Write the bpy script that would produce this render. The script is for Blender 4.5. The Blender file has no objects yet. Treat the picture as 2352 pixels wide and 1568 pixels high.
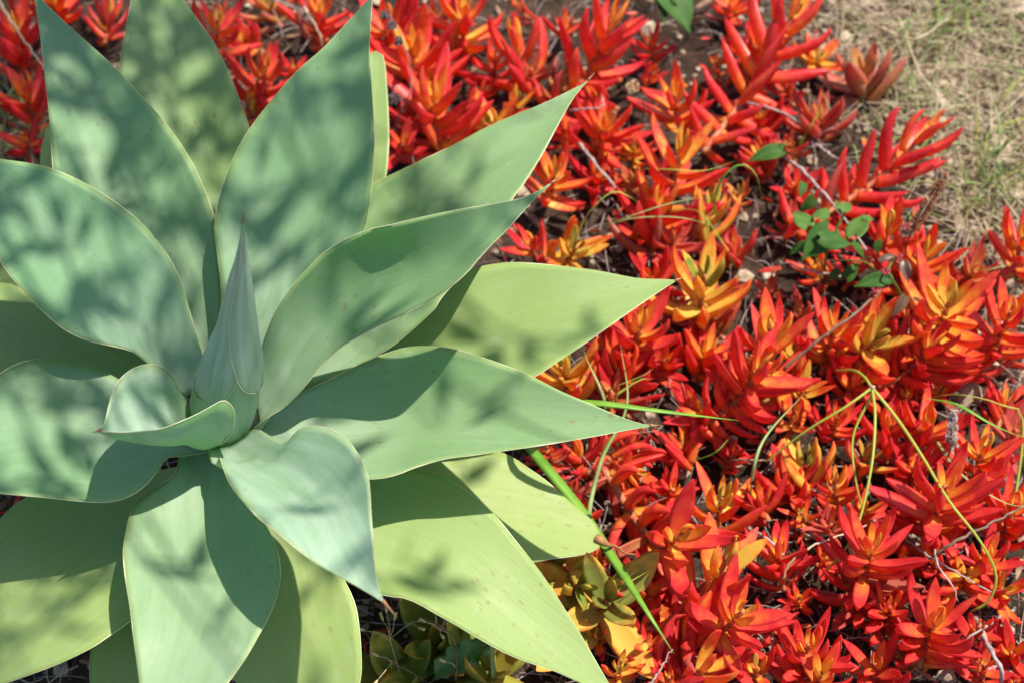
import bpy, bmesh, math, random
import numpy as np
from mathutils import Vector, Matrix
rnd = random.Random(7)
nrg = np.random.default_rng(11)
R = math.radians
sc = bpy.context.scene
col = sc.collection

# ------------------------------------------------------------------ camera
PITCH, CAM_H, LENS = 55.0, 1.63, 50.0
cam_d = bpy.data.cameras.new('camera'); cam = bpy.data.objects.new('camera', cam_d); col.objects.link(cam)
cam.location = (0, 0, CAM_H); cam.rotation_euler = (R(90 - PITCH), 0, 0)
cam_d.lens = LENS; cam_d.sensor_width = 36; cam_d.clip_start = .05; cam_d.clip_end = 500
cam_d.dof.use_dof = True; cam_d.dof.focus_distance = 1.52; cam_d.dof.aperture_fstop = 4.0; cam_d.dof.aperture_blades = 0
sc.camera = cam
# ------------------------------------------------------------------ sky and sun
SUN = Vector((.37, .17, 1.0)).normalized()
w = bpy.data.worlds.new('World'); sc.world = w; w.use_nodes = True
nt = w.node_tree; nt.nodes.clear()
sky = nt.nodes.new('ShaderNodeTexSky'); sky.sky_type = 'NISHITA'; sky.sun_disc = False
sky.sun_elevation = math.asin(SUN.z); sky.sun_rotation = math.atan2(SUN.x, SUN.y)
bg = nt.nodes.new('ShaderNodeBackground'); bg.inputs[1].default_value = .105
wo = nt.nodes.new('ShaderNodeOutputWorld')
nt.links.new(sky.outputs[0], bg.inputs[0]); nt.links.new(bg.outputs[0], wo.inputs[0])
sun_d = bpy.data.lights.new('sun', 'SUN'); sun_d.energy = 4.6; sun_d.angle = R(.53); sun_d.color = (1, .95, .86)
sun = bpy.data.objects.new('sun', sun_d); col.objects.link(sun); sun.location = SUN * 8
sun.rotation_euler = SUN.to_track_quat('Z', 'Y').to_euler()
sc.view_settings.view_transform = 'Standard'; sc.view_settings.look = 'None'
sc.view_settings.exposure = .80; sc.view_settings.gamma = 1
sc.cycles.max_bounces = 7; sc.cycles.transmission_bounces = 5; sc.cycles.diffuse_bounces = 4; sc.cycles.glossy_bounces = 2
sc.cycles.use_denoising = True

# ------------------------------------------------------------------ pixel -> point (2352 x 1568 reading of the photograph)
FV = 2352 * LENS / 36
FW = np.array([0, math.cos(R(PITCH)), -math.sin(R(PITCH))]); UP = np.array([0, math.sin(R(PITCH)), math.cos(R(PITCH))])
C0 = np.array([0, 0, CAM_H])
def ray(x, y):
    return np.array([1., 0, 0]) * ((x - 1176) / FV) + UP * (-(y - 784) / FV) + FW
def at(x, y, z=0.0):
    d = ray(x, y); return C0 + d * ((z - CAM_H) / d[2])
def px_of(p):
    q = np.asarray(p) - C0; dep = q @ FW
    return 1176 + FV * q[0] / dep, 784 - FV * (q @ UP) / dep

# ------------------------------------------------------------------ helpers
def tag(o, label=None, cat=None, group=None, kind=None):
    if label: o['label'] = label
    if cat: o['category'] = cat
    if group: o['group'] = group
    if kind: o['kind'] = kind
    return o
def empty(name, loc, label=None, cat=None, group=None):
    o = bpy.data.objects.new(name, None); o.empty_display_size = .02; col.objects.link(o); o.location = Vector(loc)
    return tag(o, label, cat, group)
def mesh(name, V, F, smooth=True, attrs=None):
    m = bpy.data.meshes.new(name); m.from_pydata([tuple(v) for v in V], [], F); m.update()
    if smooth: m.polygons.foreach_set('use_smooth', [True] * len(m.polygons))
    for k, a in (attrs or {}).items():
        at_ = m.attributes.new(k, 'FLOAT_VECTOR', 'POINT'); at_.data.foreach_set('vector', np.asarray(a, dtype=np.float32).ravel())
    return m
def obj(name, me, mat=None, parent=None, loc=None):
    o = bpy.data.objects.new(name, me)
    if mat and not me.materials: me.materials.append(mat)
    col.objects.link(o)
    if parent: o.parent = parent
    if loc is not None: o.location = Vector(loc)
    return o
def crv(P, n, closed=False):
    """Catmull-Rom through P, resampled to n points evenly along its length."""
    P = np.asarray(P, float)
    if len(P) < 2: return np.repeat(P, n, 0)
    Q = np.vstack([2 * P[0] - P[1], P, 2 * P[-1] - P[-2]]); out = []
    for i in range(1, len(Q) - 2):
        for u in np.linspace(0, 1, 12, endpoint=False):
            a, b, c, d = Q[i - 1], Q[i], Q[i + 1], Q[i + 2]
            out.append(.5 * (2 * b + (c - a) * u + (2 * a - 5 * b + 4 * c - d) * u * u + (3 * b - a - 3 * c + d) * u ** 3))
    out.append(P[-1]); out = np.array(out)
    s = np.r_[0, np.cumsum(np.linalg.norm(np.diff(out, axis=0), axis=1))]
    t = np.linspace(0, s[-1], n)
    return np.stack([np.interp(t, s, out[:, k]) for k in range(out.shape[1])], 1)
def unit(v):
    v = np.asarray(v, float); return v / (np.linalg.norm(v, axis=-1, keepdims=True) + 1e-12)
def tube_geo(P, rad, sides=6, off=0, cap=True):
    P = np.asarray(P, float); n = len(P); rad = np.broadcast_to(np.asarray(rad, float), (n,))
    T = unit(np.gradient(P, axis=0)); a = np.array([0, 0, 1.]) if abs(T[0][2]) < .9 else np.array([1., 0, 0])
    V, F = [], []
    for i in range(n):
        u = unit(np.cross(T[i], a)); v = np.cross(T[i], u); a = -np.cross(T[i], u) if False else v
        a = v
        for k in range(sides):
            th = 2 * math.pi * k / sides; V.append(P[i] + rad[i] * (math.cos(th) * u + math.sin(th) * v))
        a = np.cross(u, T[i])
    for i in range(n - 1):
        for k in range(sides):
            p, q = i * sides + k, i * sides + (k + 1) % sides
            F.append((off + p, off + q, off + q + sides, off + p + sides))
    if cap:
        F.append(tuple(off + k for k in range(sides))[::-1]); F.append(tuple(off + (n - 1) * sides + k for k in range(sides)))
    return V, F
def tube(name, P, rad, mat, parent=None, sides=6):
    o0 = np.array(parent.matrix_basis.translation) if parent is not None and parent.parent is None else np.zeros(3)
    V, F = tube_geo(np.asarray(P) - o0, rad, sides)
    return obj(name, mesh(name, V, F), mat, parent)
def ribbon_geo(P, wid, fold=.25, twist=0., up=(0, 0, 1)):
    """a grass blade: V-folded strip with a little thickness"""
    P = np.asarray(P, float); n = len(P); T = unit(np.gradient(P, axis=0)); V, F = [], []
    for i in range(n):
        s = unit(np.cross(T[i], up)); nn = np.cross(s, T[i]); a = twist * i / (n - 1)
        s, nn = s * math.cos(a) + nn * math.sin(a), nn * math.cos(a) - s * math.sin(a)
        h = wid[i] / 2
        V += [P[i] - s * h + nn * h * fold, P[i], P[i] + s * h + nn * h * fold, P[i] - nn * (h * .18 + .0002)]
    for i in range(n - 1):
        b = i * 4
        F += [(b, b + 1, b + 5, b + 4), (b + 1, b + 2, b + 6, b + 5), (b + 2, b + 3, b + 7, b + 6), (b + 3, b, b + 4, b + 7)]
    return V, F

# ------------------------------------------------------------------ materials
class NT:
    def __init__(s, name):
        s.m = bpy.data.materials.new(name); s.m.use_nodes = True; s.t = s.m.node_tree; s.t.nodes.clear()
        s.out = s.t.nodes.new('ShaderNodeOutputMaterial')
    def n(s, kind, **kw):
        nd = s.t.nodes.new('ShaderNode' + kind)
        for k, v in kw.items(): setattr(nd, k, v)
        return nd
    def l(s, a, b): s.t.links.new(a, b)
    def val(s, sock, v):
        if hasattr(v, 'is_linked') or hasattr(v, 'links'): s.l(v, sock)
        else: sock.default_value = v
    def math(s, op, a, b=0., c=None, clamp=False):
        nd = s.n('Math', operation=op, use_clamp=clamp); s.val(nd.inputs[0], a); s.val(nd.inputs[1], b)
        if c is not None: s.val(nd.inputs[2], c)
        return nd.outputs[0]
    def mix(s, f, a, b, mode='MIX'):
        nd = s.n('MixRGB', blend_type=mode); s.val(nd.inputs[0], f)
        for i, c in ((1, a), (2, b)):
            s.val(nd.inputs[i], c if not isinstance(c, tuple) else (*c[:3], 1))
        return nd.outputs[0]
    def ramp(s, f, stops, interp='LINEAR'):
        nd = s.n('ValToRGB'); nd.color_ramp.interpolation = interp; e = nd.color_ramp.elements
        while len(e) < len(stops): e.new(.5)
        for i, (p, c) in enumerate(stops): e[i].position = p; e[i].color = (*c, 1) if len(c) == 3 else c
        s.l(f, nd.inputs[0]); return nd.outputs[0]
    def rng(s, f, a, b, c=0., d=1.):
        nd = s.n('MapRange'); s.val(nd.inputs[0], f)
        for i, v in enumerate((a, b, c, d)): nd.inputs[i + 1].default_value = v
        return nd.outputs[0]
    def noise(s, vec, scale, detail=3., rough=.55, dist=0.):
        nd = s.n('TexNoise'); nd.inputs['Scale'].default_value = scale; nd.inputs['Detail'].default_value = detail
        nd.inputs['Roughness'].default_value = rough; nd.inputs['Distortion'].default_value = dist
        if vec is not None: s.l(vec, nd.inputs['Vector'])
        return nd.outputs['Fac']
    def vscale(s, vec, sc_, off=None):
        nd = s.n('Mapping'); s.l(vec, nd.inputs[0]); nd.inputs['Scale'].default_value = sc_
        if off is not None: s.l(off, nd.inputs['Location'])
        return nd.outputs[0]
    def attr(s, name, kind='GEOMETRY'):
        return s.n('Attribute', attribute_name=name, attribute_type=kind)
    def bump(s, h, strength, dist=.002):
        nd = s.n('Bump'); nd.inputs['Strength'].default_value = strength; nd.inputs['Distance'].default_value = dist
        s.l(h, nd.inputs['Height']); return nd.outputs[0]
    def finish(s, colr, rough=.5, spec=.4, trans=0., tcol=None, nrm=None, coat=0.):
        p = s.n('BsdfPrincipled'); s.val(p.inputs['Base Color'], colr if not isinstance(colr, tuple) else (*colr, 1))
        s.val(p.inputs['Roughness'], rough); p.inputs['Specular IOR Level'].default_value = spec
        if coat: p.inputs['Coat Weight'].default_value = coat; p.inputs['Coat Roughness'].default_value = .3
        if nrm is not None: s.l(nrm, p.inputs['Normal'])
        if trans:
            t = s.n('BsdfTranslucent'); s.val(t.inputs[0], (tcol if tcol is not None else colr) if not isinstance(tcol, tuple) else (*tcol, 1))
            if nrm is not None: s.l(nrm, t.inputs['Normal'])
            mx = s.n('MixShader'); mx.inputs[0].default_value = trans
            s.l(p.outputs[0], mx.inputs[1]); s.l(t.outputs[0], mx.inputs[2]); s.l(mx.outputs[0], s.out.inputs[0])
        else: s.l(p.outputs[0], s.out.inputs[0])
        return s.m

def mat_agave():
    k = NT('agave_leaf_skin')
    lc = k.attr('lc').outputs['Vector']; st = k.attr('st').outputs['Vector']
    sx = k.n('SeparateXYZ'); k.l(st, sx.inputs[0]); s_, t_ = sx.outputs[0], sx.outputs[1]
    tone = k.attr('tone', 'OBJECT').outputs['Fac']
    young, old = (.225, .385, .215), (.39, .465, .145)
    base = k.mix(tone, young, old)
    pos = k.n('NewGeometry').outputs['Position']
    blot = k.noise(pos, 9., 3.)
    base = k.mix(k.rng(blot, .35, .7, 0, .35), base, k.mix(tone, (.165, .36, .12), (.29, .43, .07)))
    st_v = k.vscale(lc, (340, 5, 1)); streak = k.noise(st_v, 1., 4., .6)
    base = k.mix(.26, base, k.ramp(streak, [(.25, (.36, .36, .36)), (.5, (.5, .5, .5)), (.75, (.66, .66, .66))]), 'OVERLAY')
    # waxy bluish bloom, thicker towards the base, rubbed thin in long brush marks
    rub = k.noise(k.vscale(lc, (70, 9, 1)), 1., 5., .65, .4)
    extra = k.attr('bloom', 'OBJECT').outputs['Fac']
    bloom = k.math('MULTIPLY', k.math('MAXIMUM', k.rng(t_, 0., .42, .85, .10), extra), k.rng(rub, .32, .64, .4, 1.))
    base = k.mix(bloom, base, k.mix(extra, k.mix(tone, (.58, .68, .58), (.48, .57, .36)), (.70, .82, .70)))
    # yellower rim
    rim = k.rng(k.math('ABSOLUTE', s_), .9, 1., 0., .5)
    base = k.mix(rim, base, (.46, .56, .16))
    # rusty marks and dark specks
    mask = k.rng(k.noise(pos, 6., 3.), .50, .60)
    wv = k.vscale(lc, (1., .55, 1.))
    wob = k.n('VectorMath', operation='ADD'); k.l(wv, wob.inputs[0])
    nz = k.n('TexNoise'); nz.inputs['Scale'].default_value = 160; k.l(lc, nz.inputs['Vector'])
    sv = k.n('VectorMath', operation='SCALE'); k.l(nz.outputs['Color'], sv.inputs[0]); sv.inputs['Scale'].default_value = .006
    k.l(sv.outputs[0], wob.inputs[1])
    vor = k.n('TexVoronoi'); vor.inputs['Scale'].default_value = 105; k.l(wob.outputs[0], vor.inputs['Vector'])
    rust = k.math('MULTIPLY', k.rng(vor.outputs['Distance'], .10, .24, 1., 0.), mask)
    base = k.mix(k.math('MULTIPLY', rust, .5), base, (.30, .12, .05))
    v2 = k.n('TexVoronoi'); v2.inputs['Scale'].default_value = 115; k.l(lc, v2.inputs['Vector'])
    dots = k.math('MULTIPLY', k.rng(v2.outputs['Distance'], .035, .085, 1., 0.), k.rng(k.noise(pos, 13., 2.), .46, .56))
    base = k.mix(k.math('MULTIPLY', dots, .7), base, (.08, .05, .03))
    dust = k.rng(k.noise(pos, 34., 6., .7), .55, .75, 0., .22)
    base = k.mix(dust, base, (.60, .64, .52))
    # pale scratches
    scr = k.noise(k.vscale(lc, (95, 330, 1)), 1., 2., .5, 2.2)
    base = k.mix(k.math('MULTIPLY', k.rng(scr, .735, .76), .5), base, (.5, .55, .42))
    tc = k.mix(tone, (.26, .62, .07), (.42, .66, .05))
    nrm = k.bump(k.math('ADD', k.math('MULTIPLY', streak, .55), k.math('MULTIPLY', k.noise(pos, 60., 2.), .7)), .35, .0012)
    return k.finish(base, k.rng(rub, .3, .7, .42, .6), .3, .44, tc, nrm)
def mat_margin():
    k = NT('agave_leaf_margin'); pos = k.n('NewGeometry').outputs['Position']
    c = k.ramp(k.noise(pos, 40.), [(.3, (.70, .68, .34)), (.62, (.84, .82, .58)), (.85, (.66, .52, .30))])
    return k.finish(c, .5, .35, .25, (.6, .6, .2))
def mat_succ():
    k = NT('red_succulent_leaf_skin')
    st = k.attr('st').outputs['Vector']; sx = k.n('SeparateXYZ'); k.l(st, sx.inputs[0]); s_, t_ = sx.outputs[0], sx.outputs[1]
    hue = k.attr('hue', 'OBJECT').outputs['Fac']
    pos = k.n('NewGeometry').outputs['Position']
    oi = k.n('ObjectInfo').outputs['Random']
    v = k.math('ADD', hue, k.math('MULTIPLY', k.math('POWER', k.math('SUBTRACT', 1., t_, clamp=True), 1.35), .46))
    v = k.math('SUBTRACT', v, k.math('MULTIPLY', k.math('POWER', k.math('ABSOLUTE', s_), 2.5), .22))
    v = k.math('ADD', v, k.rng(k.noise(pos, 55., 3.), .3, .7, -.2, .16))
    v = k.math('ADD', v, k.rng(oi, 0., 1., -.09, .05))
    v = k.math('MINIMUM', v, k.math('MAXIMUM', k.math('ADD', hue, .12), .72))
    c = k.ramp(v, [(0., (.68, .034, .044)), (.22, (.86, .080, .062)), (.42, (.90, .18, .05)), (.58, (.92, .38, .05)), (.74, (.92, .66, .10)), (.88, (.55, .50, .08)), (1., (.26, .36, .06))])
    dull = k.attr('dull', 'OBJECT').outputs['Fac']
    c = k.mix(dull, c, (.40, .20, .14))
    fl = k.n('TexVoronoi'); fl.inputs['Scale'].default_value = 260; k.l(pos, fl.inputs['Vector'])
    c = k.mix(k.math('MULTIPLY', k.rng(fl.outputs['Distance'], .05, .12, .5, 0.), k.rng(k.noise(pos, 30.), .5, .65)), c, (.7, .5, .4))
    tcv = k.mix(.4, c, (1., .16, .02))
    nrm = k.bump(k.noise(pos, 150., 3.), .18, .001)
    return k.finish(c, k.rng(k.noise(pos, 70.), .3, .7, .28, .48), .45, .46, tcv, nrm)
def mat_simple(name, c1, c2, scale=40., rough=.7, trans=0., tcol=None, bump=.3, spec=.3, dist=.001):
    k = NT(name); pos = k.n('NewGeometry').outputs['Position']; oi = k.n('ObjectInfo').outputs['Random']
    off = k.n('CombineXYZ'); k.l(oi, off.inputs[0]); k.l(oi, off.inputs[1])
    nz = k.noise(k.vscale(pos, (1, 1, 1), off.outputs[0]), scale, 4.)
    c = k.mix(k.rng(nz, .3, .7), c1, c2)
    return k.finish(c, rough, spec, trans, tcol if tcol else None, k.bump(nz, bump, dist))
def mat_ground():
    k = NT('dry_soil'); pos = k.n('NewGeometry').outputs['Position']
    a = k.noise(pos, 26., 8., .65); b = k.noise(pos, 3.2, 4.); f = k.noise(pos, 190., 5., .6)
    c = k.ramp(a, [(.3, (.07, .045, .032)), (.46, (.17, .12, .08)), (.58, (.32, .235, .155)), (.78, (.52, .42, .30))])
    hum_shade = k.attr('hum_shade').outputs['Vector']; hx = k.n('SeparateXYZ'); k.l(hum_shade, hx.inputs[0])
    c = k.mix(k.math('MULTIPLY', hx.outputs[0], k.rng(b, .2, .6, .75, 1.)), c, k.ramp(a, [(.3, (.016, .010, .007)), (.7, (.075, .043, .030))]))  # bed soil: dark humus tone with the plants' shade put into the colour
    c = k.mix(.5, c, k.ramp(f, [(.2, (.3, .3, .3)), (.5, (.5, .5, .5)), (.8, (.72, .72, .72))]), 'OVERLAY')
    h = k.math('ADD', k.math('MULTIPLY', a, 1.), k.math('MULTIPLY', f, .35))
    return k.finish(c, .93, .15, 0, None, k.bump(h, 1., .02))

M_AG, M_MAR, M_SUC, M_GND = mat_agave(), mat_margin(), mat_succ(), mat_ground()
M_SPINE = mat_simple('spine_brown', (.24, .10, .04), (.42, .22, .10), 90, .5)
M_TRUNK = mat_simple('agave_stem_bark', (.16, .10, .06), (.34, .26, .18), 60, .85, bump=.8, dist=.004)
M_SSTEM = mat_simple('succulent_stem', (.36, .05, .03), (.42, .20, .09), 60, .55)
M_TWIG = mat_simple('grey_twig', (.20, .15, .13), (.46, .39, .36), 80, .8, bump=.7)
M_TWIGB = mat_simple('brown_twig', (.10, .055, .04), (.27, .17, .11), 80, .8, bump=.7)
M_STRAW = mat_simple('dry_straw', (.40, .29, .17), (.66, .55, .38), 30, .6, .2)
M_GRASS = mat_simple('grass_green', (.13, .32, .03), (.28, .48, .06), 30, .42, .35, (.35, .6, .04), .1, .45)
M_GRASSP = mat_simple('grass_pale', (.24, .36, .10), (.46, .52, .22), 30, .45, .3, (.45, .6, .12), .1, .45)
M_GRASSY = mat_simple('grass_yellow', (.36, .42, .05), (.50, .50, .10), 30, .45, .35, (.6, .6, .06), .1, .4)
M_WEED = mat_simple('weed_leaf_green', (.025, .085, .010), (.06, .14, .02), 45, .6, .25, (.16, .36, .03), .25, .25)
M_WEEDL = mat_simple('weed_leaf_light', (.06, .15, .02), (.14, .24, .05), 45, .55, .32, (.3, .5, .05), .25, .3)
M_PURP = mat_simple('weed_leaf_purple', (.07, .03, .03), (.17, .10, .05), 45, .38, .2, (.3, .1, .03), .25, .5)
M_SEED = mat_simple('seed_spike_brown', (.13, .04, .02), (.38, .16, .07), 220, .85, bump=.6)
M_SEEDG = mat_simple('seed_head_grey', (.07, .05, .055), (.24, .19, .18), 220, .85, bump=.6)
M_BUD = mat_simple('dry_bud_tan', (.50, .33, .14), (.72, .56, .32), 200, .7)
M_PINK = mat_simple('dried_pink_flower', (.45, .05, .08), (.58, .16, .14), 150, .6, .2)
M_CLOD = mat_simple('soil_clod', (.20, .14, .09), (.52, .42, .30), 70, .95, bump=.9, spec=.12, dist=.003)
M_DEADL = mat_simple('dead_leaf_brown', (.16, .085, .05), (.40, .25, .15), 60, .75, .2, (.5, .25, .1), .5)
M_WAVY = mat_simple('wavy_leaf_green', (.07, .17, .03), (.20, .30, .13), 60, .45, .2, (.2, .4, .05), .3)
M_TREEB = mat_simple('tree_bark', (.12, .09, .07), (.25, .20, .16), 30, .9, bump=.9, dist=.004)
M_TREEL = mat_simple('tree_leaf', (.05, .10, .03), (.10, .16, .04), 30, .5, .3, (.15, .3, .04))

# ------------------------------------------------------------------ ground
def g_noise(x, y):
    v = 0
    for a, fx, fy, p in ((.010, 7.3, 5.1, .3), (.007, 13.7, 17.3, 1.7), (.005, 29.1, 23.9, 4.1), (.004, 47., 53., 2.2), (.003, 83., 71., .9), (.0025, 131., 117., 5.)):
        v = v + a * np.sin(fx * x + p + 1.3 * np.sin(fy * .37 * y)) * np.cos(fy * y + p * 2 + 1.1 * np.sin(fx * .41 * x))
    return v
# soil is sandy and bare in the far corner, dark humus with painted-in shade under the plants
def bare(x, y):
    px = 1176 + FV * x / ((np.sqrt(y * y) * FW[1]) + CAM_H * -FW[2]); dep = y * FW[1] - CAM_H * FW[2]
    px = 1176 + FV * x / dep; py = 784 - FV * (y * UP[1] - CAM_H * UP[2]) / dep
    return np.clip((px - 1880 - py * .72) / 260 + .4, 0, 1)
def build_ground():
    fine = np.linspace(-1.25, 1.25, 300); far = np.array([1.5, 2, 3, 5, 9, 16, 30, 60, 120.])
    xs = np.r_[-far[::-1], fine, far]; ys = np.r_[.0 - far[::-1] * 1.0 + 1.0, np.linspace(.3, 2.6, 280), far + 2.0]
    ys = np.sort(ys); X, Y = np.meshgrid(xs, ys); Z = g_noise(X, Y)
    nx, ny = len(xs), len(ys); V = np.stack([X, Y, Z], -1).reshape(-1, 3)
    F = [(j * nx + i, j * nx + i + 1, (j + 1) * nx + i + 1, (j + 1) * nx + i) for j in range(ny - 1) for i in range(nx - 1)]
    hum_shade = 1 - bare(X, np.maximum(Y, .1)); hum_shade = np.clip(hum_shade, 0, 1) * np.clip(1 - np.maximum(np.abs(X) - 1.0, Y - 1.95) / .55, .12, 1)
    A = np.stack([hum_shade, hum_shade, hum_shade], -1).reshape(-1, 3)
    tag(obj('ground', mesh('ground', V, F, attrs={'hum_shade': A}), M_GND), 'dry sandy soil that turns dark beneath the plants, their shade painted in', kind='structure')
build_ground()

# ------------------------------------------------------------------ agave
AX = at(500, 1000, .30)
agave = empty('agave', (AX[0], AX[1], 0), 'large grey green agave rosette with broad pointed leaves and a furled central bud', 'agave')
AO = np.array([AX[0], AX[1], 0])
def zcurve(z, t):
    k = np.linspace(0, 1, len(z)); P = crv(np.stack([k, z], 1), 200); return np.interp(t, P[:, 0], P[:, 1])
def agave_leaf(L, Rr, z, depth, tone, zR=None, thick=.016, spine=True, gpow=2., n=44, m=17, wave=.0, label=None, tiplen=.012, bloom=0., dprof=(.85, 1, 1, .75, .5), mid=None):
    Lp, Rp = crv(L, n), crv(Rr, n); t = np.linspace(0, 1, n)
    zl = zcurve(z, t); zr = zcurve(zR if zR else z, t)
    L3 = np.array([at(*p, zz) for p, zz in zip(Lp, zl)]); R3 = np.array([at(*p, zz) for p, zz in zip(Rp, zr)])
    c = (L3 + R3) / 2; W = R3 - L3; wl = np.linalg.norm(W, axis=1)
    T = unit(np.gradient(c, axis=0)); N = unit(np.cross(unit(W), T))
    for _ in range(4): N[1:-1] = unit(N[:-2] + 2 * N[1:-1] + N[2:])
    N[wl < .004] = N[max(0, np.where(wl >= .004)[0].max())]
    dz = np.interp(t, [0, .15, .5, .85, 1], np.array(dprof) * depth) * wl
    th = np.interp(t, [0, .2, .6, 1], [thick, thick * .7, thick * .4, .0015])
    low = -N * dz[:, None]
    if mid is not None:
        mp = crv([at(*p) for p in mid], n); low = mp - c
    S = np.linspace(-1, 1, m); S = np.sign(S) * np.abs(S) ** .85
    leng = np.r_[0, np.cumsum(np.linalg.norm(np.diff(c, axis=0), axis=1))]
    ph = rnd.random() * 6
    top, bot, lc, st = [], [], [], []
    for i in range(n):
        for s in S:
            g = 1 - abs(s) ** gpow
            wv = wave * wl[i] * math.sin(leng[i] * 38 + ph + 2.2 * s) * s * s
            p = c[i] + s * W[i] / 2 + low[i] * g + N[i] * wv
            top.append(p - AO); bot.append(p - N[i] * (.0011 + min(th[i], wl[i] * .3) * (1 - abs(s) ** 2.4)) - AO)
            lc.append((s * wl[i] / 2 + ph, leng[i] + ph * 2, ph)); st.append((s, t[i], 0))
    V = np.array(top + bot); o = n * m; F = []
    for i in range(n - 1):
        for k in range(m - 1):
            a = i * m + k; F.append((a, a + 1, a + m + 1, a + m)); b = a + o; F.append((b, b + m, b + m + 1, b + 1))
        a = i * m; F.append((a, a + m, a + m + o, a + o)); a = i * m + m - 1; F.append((a, a + o, a + o + m, a + m))
    F.append(tuple(range(m)) [::-1] + tuple(range(o, o + m)))
    me = mesh('leaf', V, F, attrs={'lc': lc + lc, 'st': st + st})
    lf = obj('leaf', me, M_AG, agave); lf['tone'] = float(tone); lf['bloom'] = float(bloom)
    if label: lf['label'] = label
    top = np.array(top).reshape(n, m, 3)
    for e in (0, m - 1):
        E = top[:, e] - N * .0005; rr = np.interp(t, [0, .1, .9, 1], [.0003, .00050, .00046, .0003]) * (1 + .35 * np.sin(leng * 60 + ph) * np.sin(leng * 23 + e))
        Vt, Ft = tube_geo(E, rr, 5); obj('margin', mesh('margin', Vt, Ft), M_MAR, lf)
    if spine:
        d = unit(c[-1] - c[-4]); P = [top[-1, m // 2] - d * .003 + d * tiplen * u + N[-1] * .003 * u * u for u in np.linspace(0, 1, 6)]
        Vt, Ft = tube_geo(P, np.linspace(.0019, .0002, 6), 6); obj('tip_spine', mesh('tip_spine', Vt, Ft), M_SPINE, lf)
    return lf, c, top

LV = {}
LV['A'] = agave_leaf([(440,900),(330,780),(210,640),(140,500),(122,391),(114,270),(104,180),(94,90),(79,0),(68,-55)],
    [(505,900),(508,760),(505,640),(499,560),(493,504),(472,443),(443,378),(407,320),(360,259),(306,202),(274,166),(202,99),(144,47),(97,0),(68,-55)],
    [.25,.33,.39,.43,.46], .13, .12, wave=.004)
LV['B'] = agave_leaf([(430,910),(385,875),(340,836),(324,821),(299,805),(245,792),(202,782),(158,762),(119,733),(76,693),(47,661),(22,632),(0,598),(-60,500),(-130,410),(-190,340)],
    [(478,890),(468,828),(446,751),(428,690),(410,636),(389,593),(360,553),(331,517),(281,475),(234,443),(180,414),(126,391),(72,376),(0,365),(-90,352),(-190,340)],
    [.28,.38,.45,.48,.48], .17, .0, wave=.006)
LV['C'] = agave_leaf([(515,920),(505,820),(506,729),(509,679),(506,636),(499,582),(494,540),(493,511),(500,468),(515,414),(540,353),(572,299),(612,245),(678,168),(745,108),(792,58),(839,7),(860,-22)],
    [(600,910),(700,790),(770,680),(815,590),(834,532),(843,504),(853,432),(857,367),(860,306),(857,259),(852,180),(848,119),(850,72),(855,0),(860,-22)],
    [.28,.36,.42,.48,.53], .12, .1, wave=.005)
LV['Ab'] = agave_leaf([(450,880),(370,700),(310,500),(280,300),(274,166),(288,72),(301,0),(310,-80),(325,-170)],
    [(520,850),(570,680),(600,520),(595,400),(573,299),(558,252),(540,202),(511,137),(486,90),(457,50),(423,0),(380,-80),(325,-170)],
    [.22,.29,.35,.40,.42], .14, .5)
LV['Cb'] = agave_leaf([(600,900),(690,640),(770,420),(810,250),(838,140),(862,117)],
    [(640,900),(780,700),(862,520),(886,407),(893,310),(889,216),(882,135),(862,117)],
    [.18,.22,.26,.30,.33], .1, .75, spine=False)
LV['A2'] = agave_leaf([(430,900),(250,700),(130,520),(95,420),(93,360),(105,300),(124,268)],
    [(450,880),(330,680),(230,500),(170,380),(140,310),(124,268)], [.16,.19,.22,.24,.25], .1, .9)
LV['D1'] = agave_leaf([(590,900),(680,700),(760,530),(855,427),(897,403),(969,367),(1041,333),(1113,295),(1185,263),(1257,234),(1307,209),(1343,190),(1354,181)],
    [(650,925),(702,888),(753,866),(825,837),(897,798),(954,751),(1001,704),(1019,675),(1098,590),(1174,461),(1188,443),(1217,400),(1246,353),(1275,299),(1293,266),(1318,223),(1343,193),(1354,181)],
    [.25,.31,.37,.41,.43], .13, .35, wave=.006)
LV['D2'] = agave_leaf([(592,965),(592,880),(598,805),(612,762),(630,719),(659,672),(695,629),(738,585),(792,551),(847,528),(897,517),(969,499),(1041,484),(1113,472),(1174,461),(1213,451),(1239,438),(1272,417)],
    [(570,990),(612,960),(648,938),(684,906),(713,870),(749,827),(792,791),(847,762),(879,744),(969,701),(1041,654),(1077,621),(1098,596),(1131,560),(1163,529),(1195,493),(1228,457),(1257,432),(1272,417)],
    [.285,.40,.48,.53,.55], .30, .2, zR=[.285,.37,.45,.52,.55], gpow=1.7)
LV['F'] = agave_leaf([(640,920),(760,780),(880,690),(1000,640),(1080,620),(1113,611),(1167,603),(1221,604),(1293,611),(1365,621),(1455,638),(1509,641),(1556,643)],
    [(680,980),(850,970),(1000,945),(1120,910),(1224,867),(1275,834),(1329,798),(1401,747),(1473,697),(1527,661),(1556,643)],
    [.22,.26,.29,.31,.31], .11, .75, wave=.005)
LV['G'] = agave_leaf([(600,975),(650,935),(693,902),(753,872),(825,836),(879,814),(933,798),(987,795),(1041,801),(1095,816),(1149,834),(1221,864),(1293,900),(1365,931),(1419,954),(1465,970),(1500,977)],
    [(560,1010),(640,1030),(700,1060),(780,1095),(847,1098),(879,1096),(915,1087),(954,1072),(1023,1053),(1077,1046),(1149,1035),(1257,1019),(1365,1001),(1437,987),(1473,981),(1500,977)],
    [.275,.31,.34,.36,.37], .19, .3, wave=.004, gpow=1.8)
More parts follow.
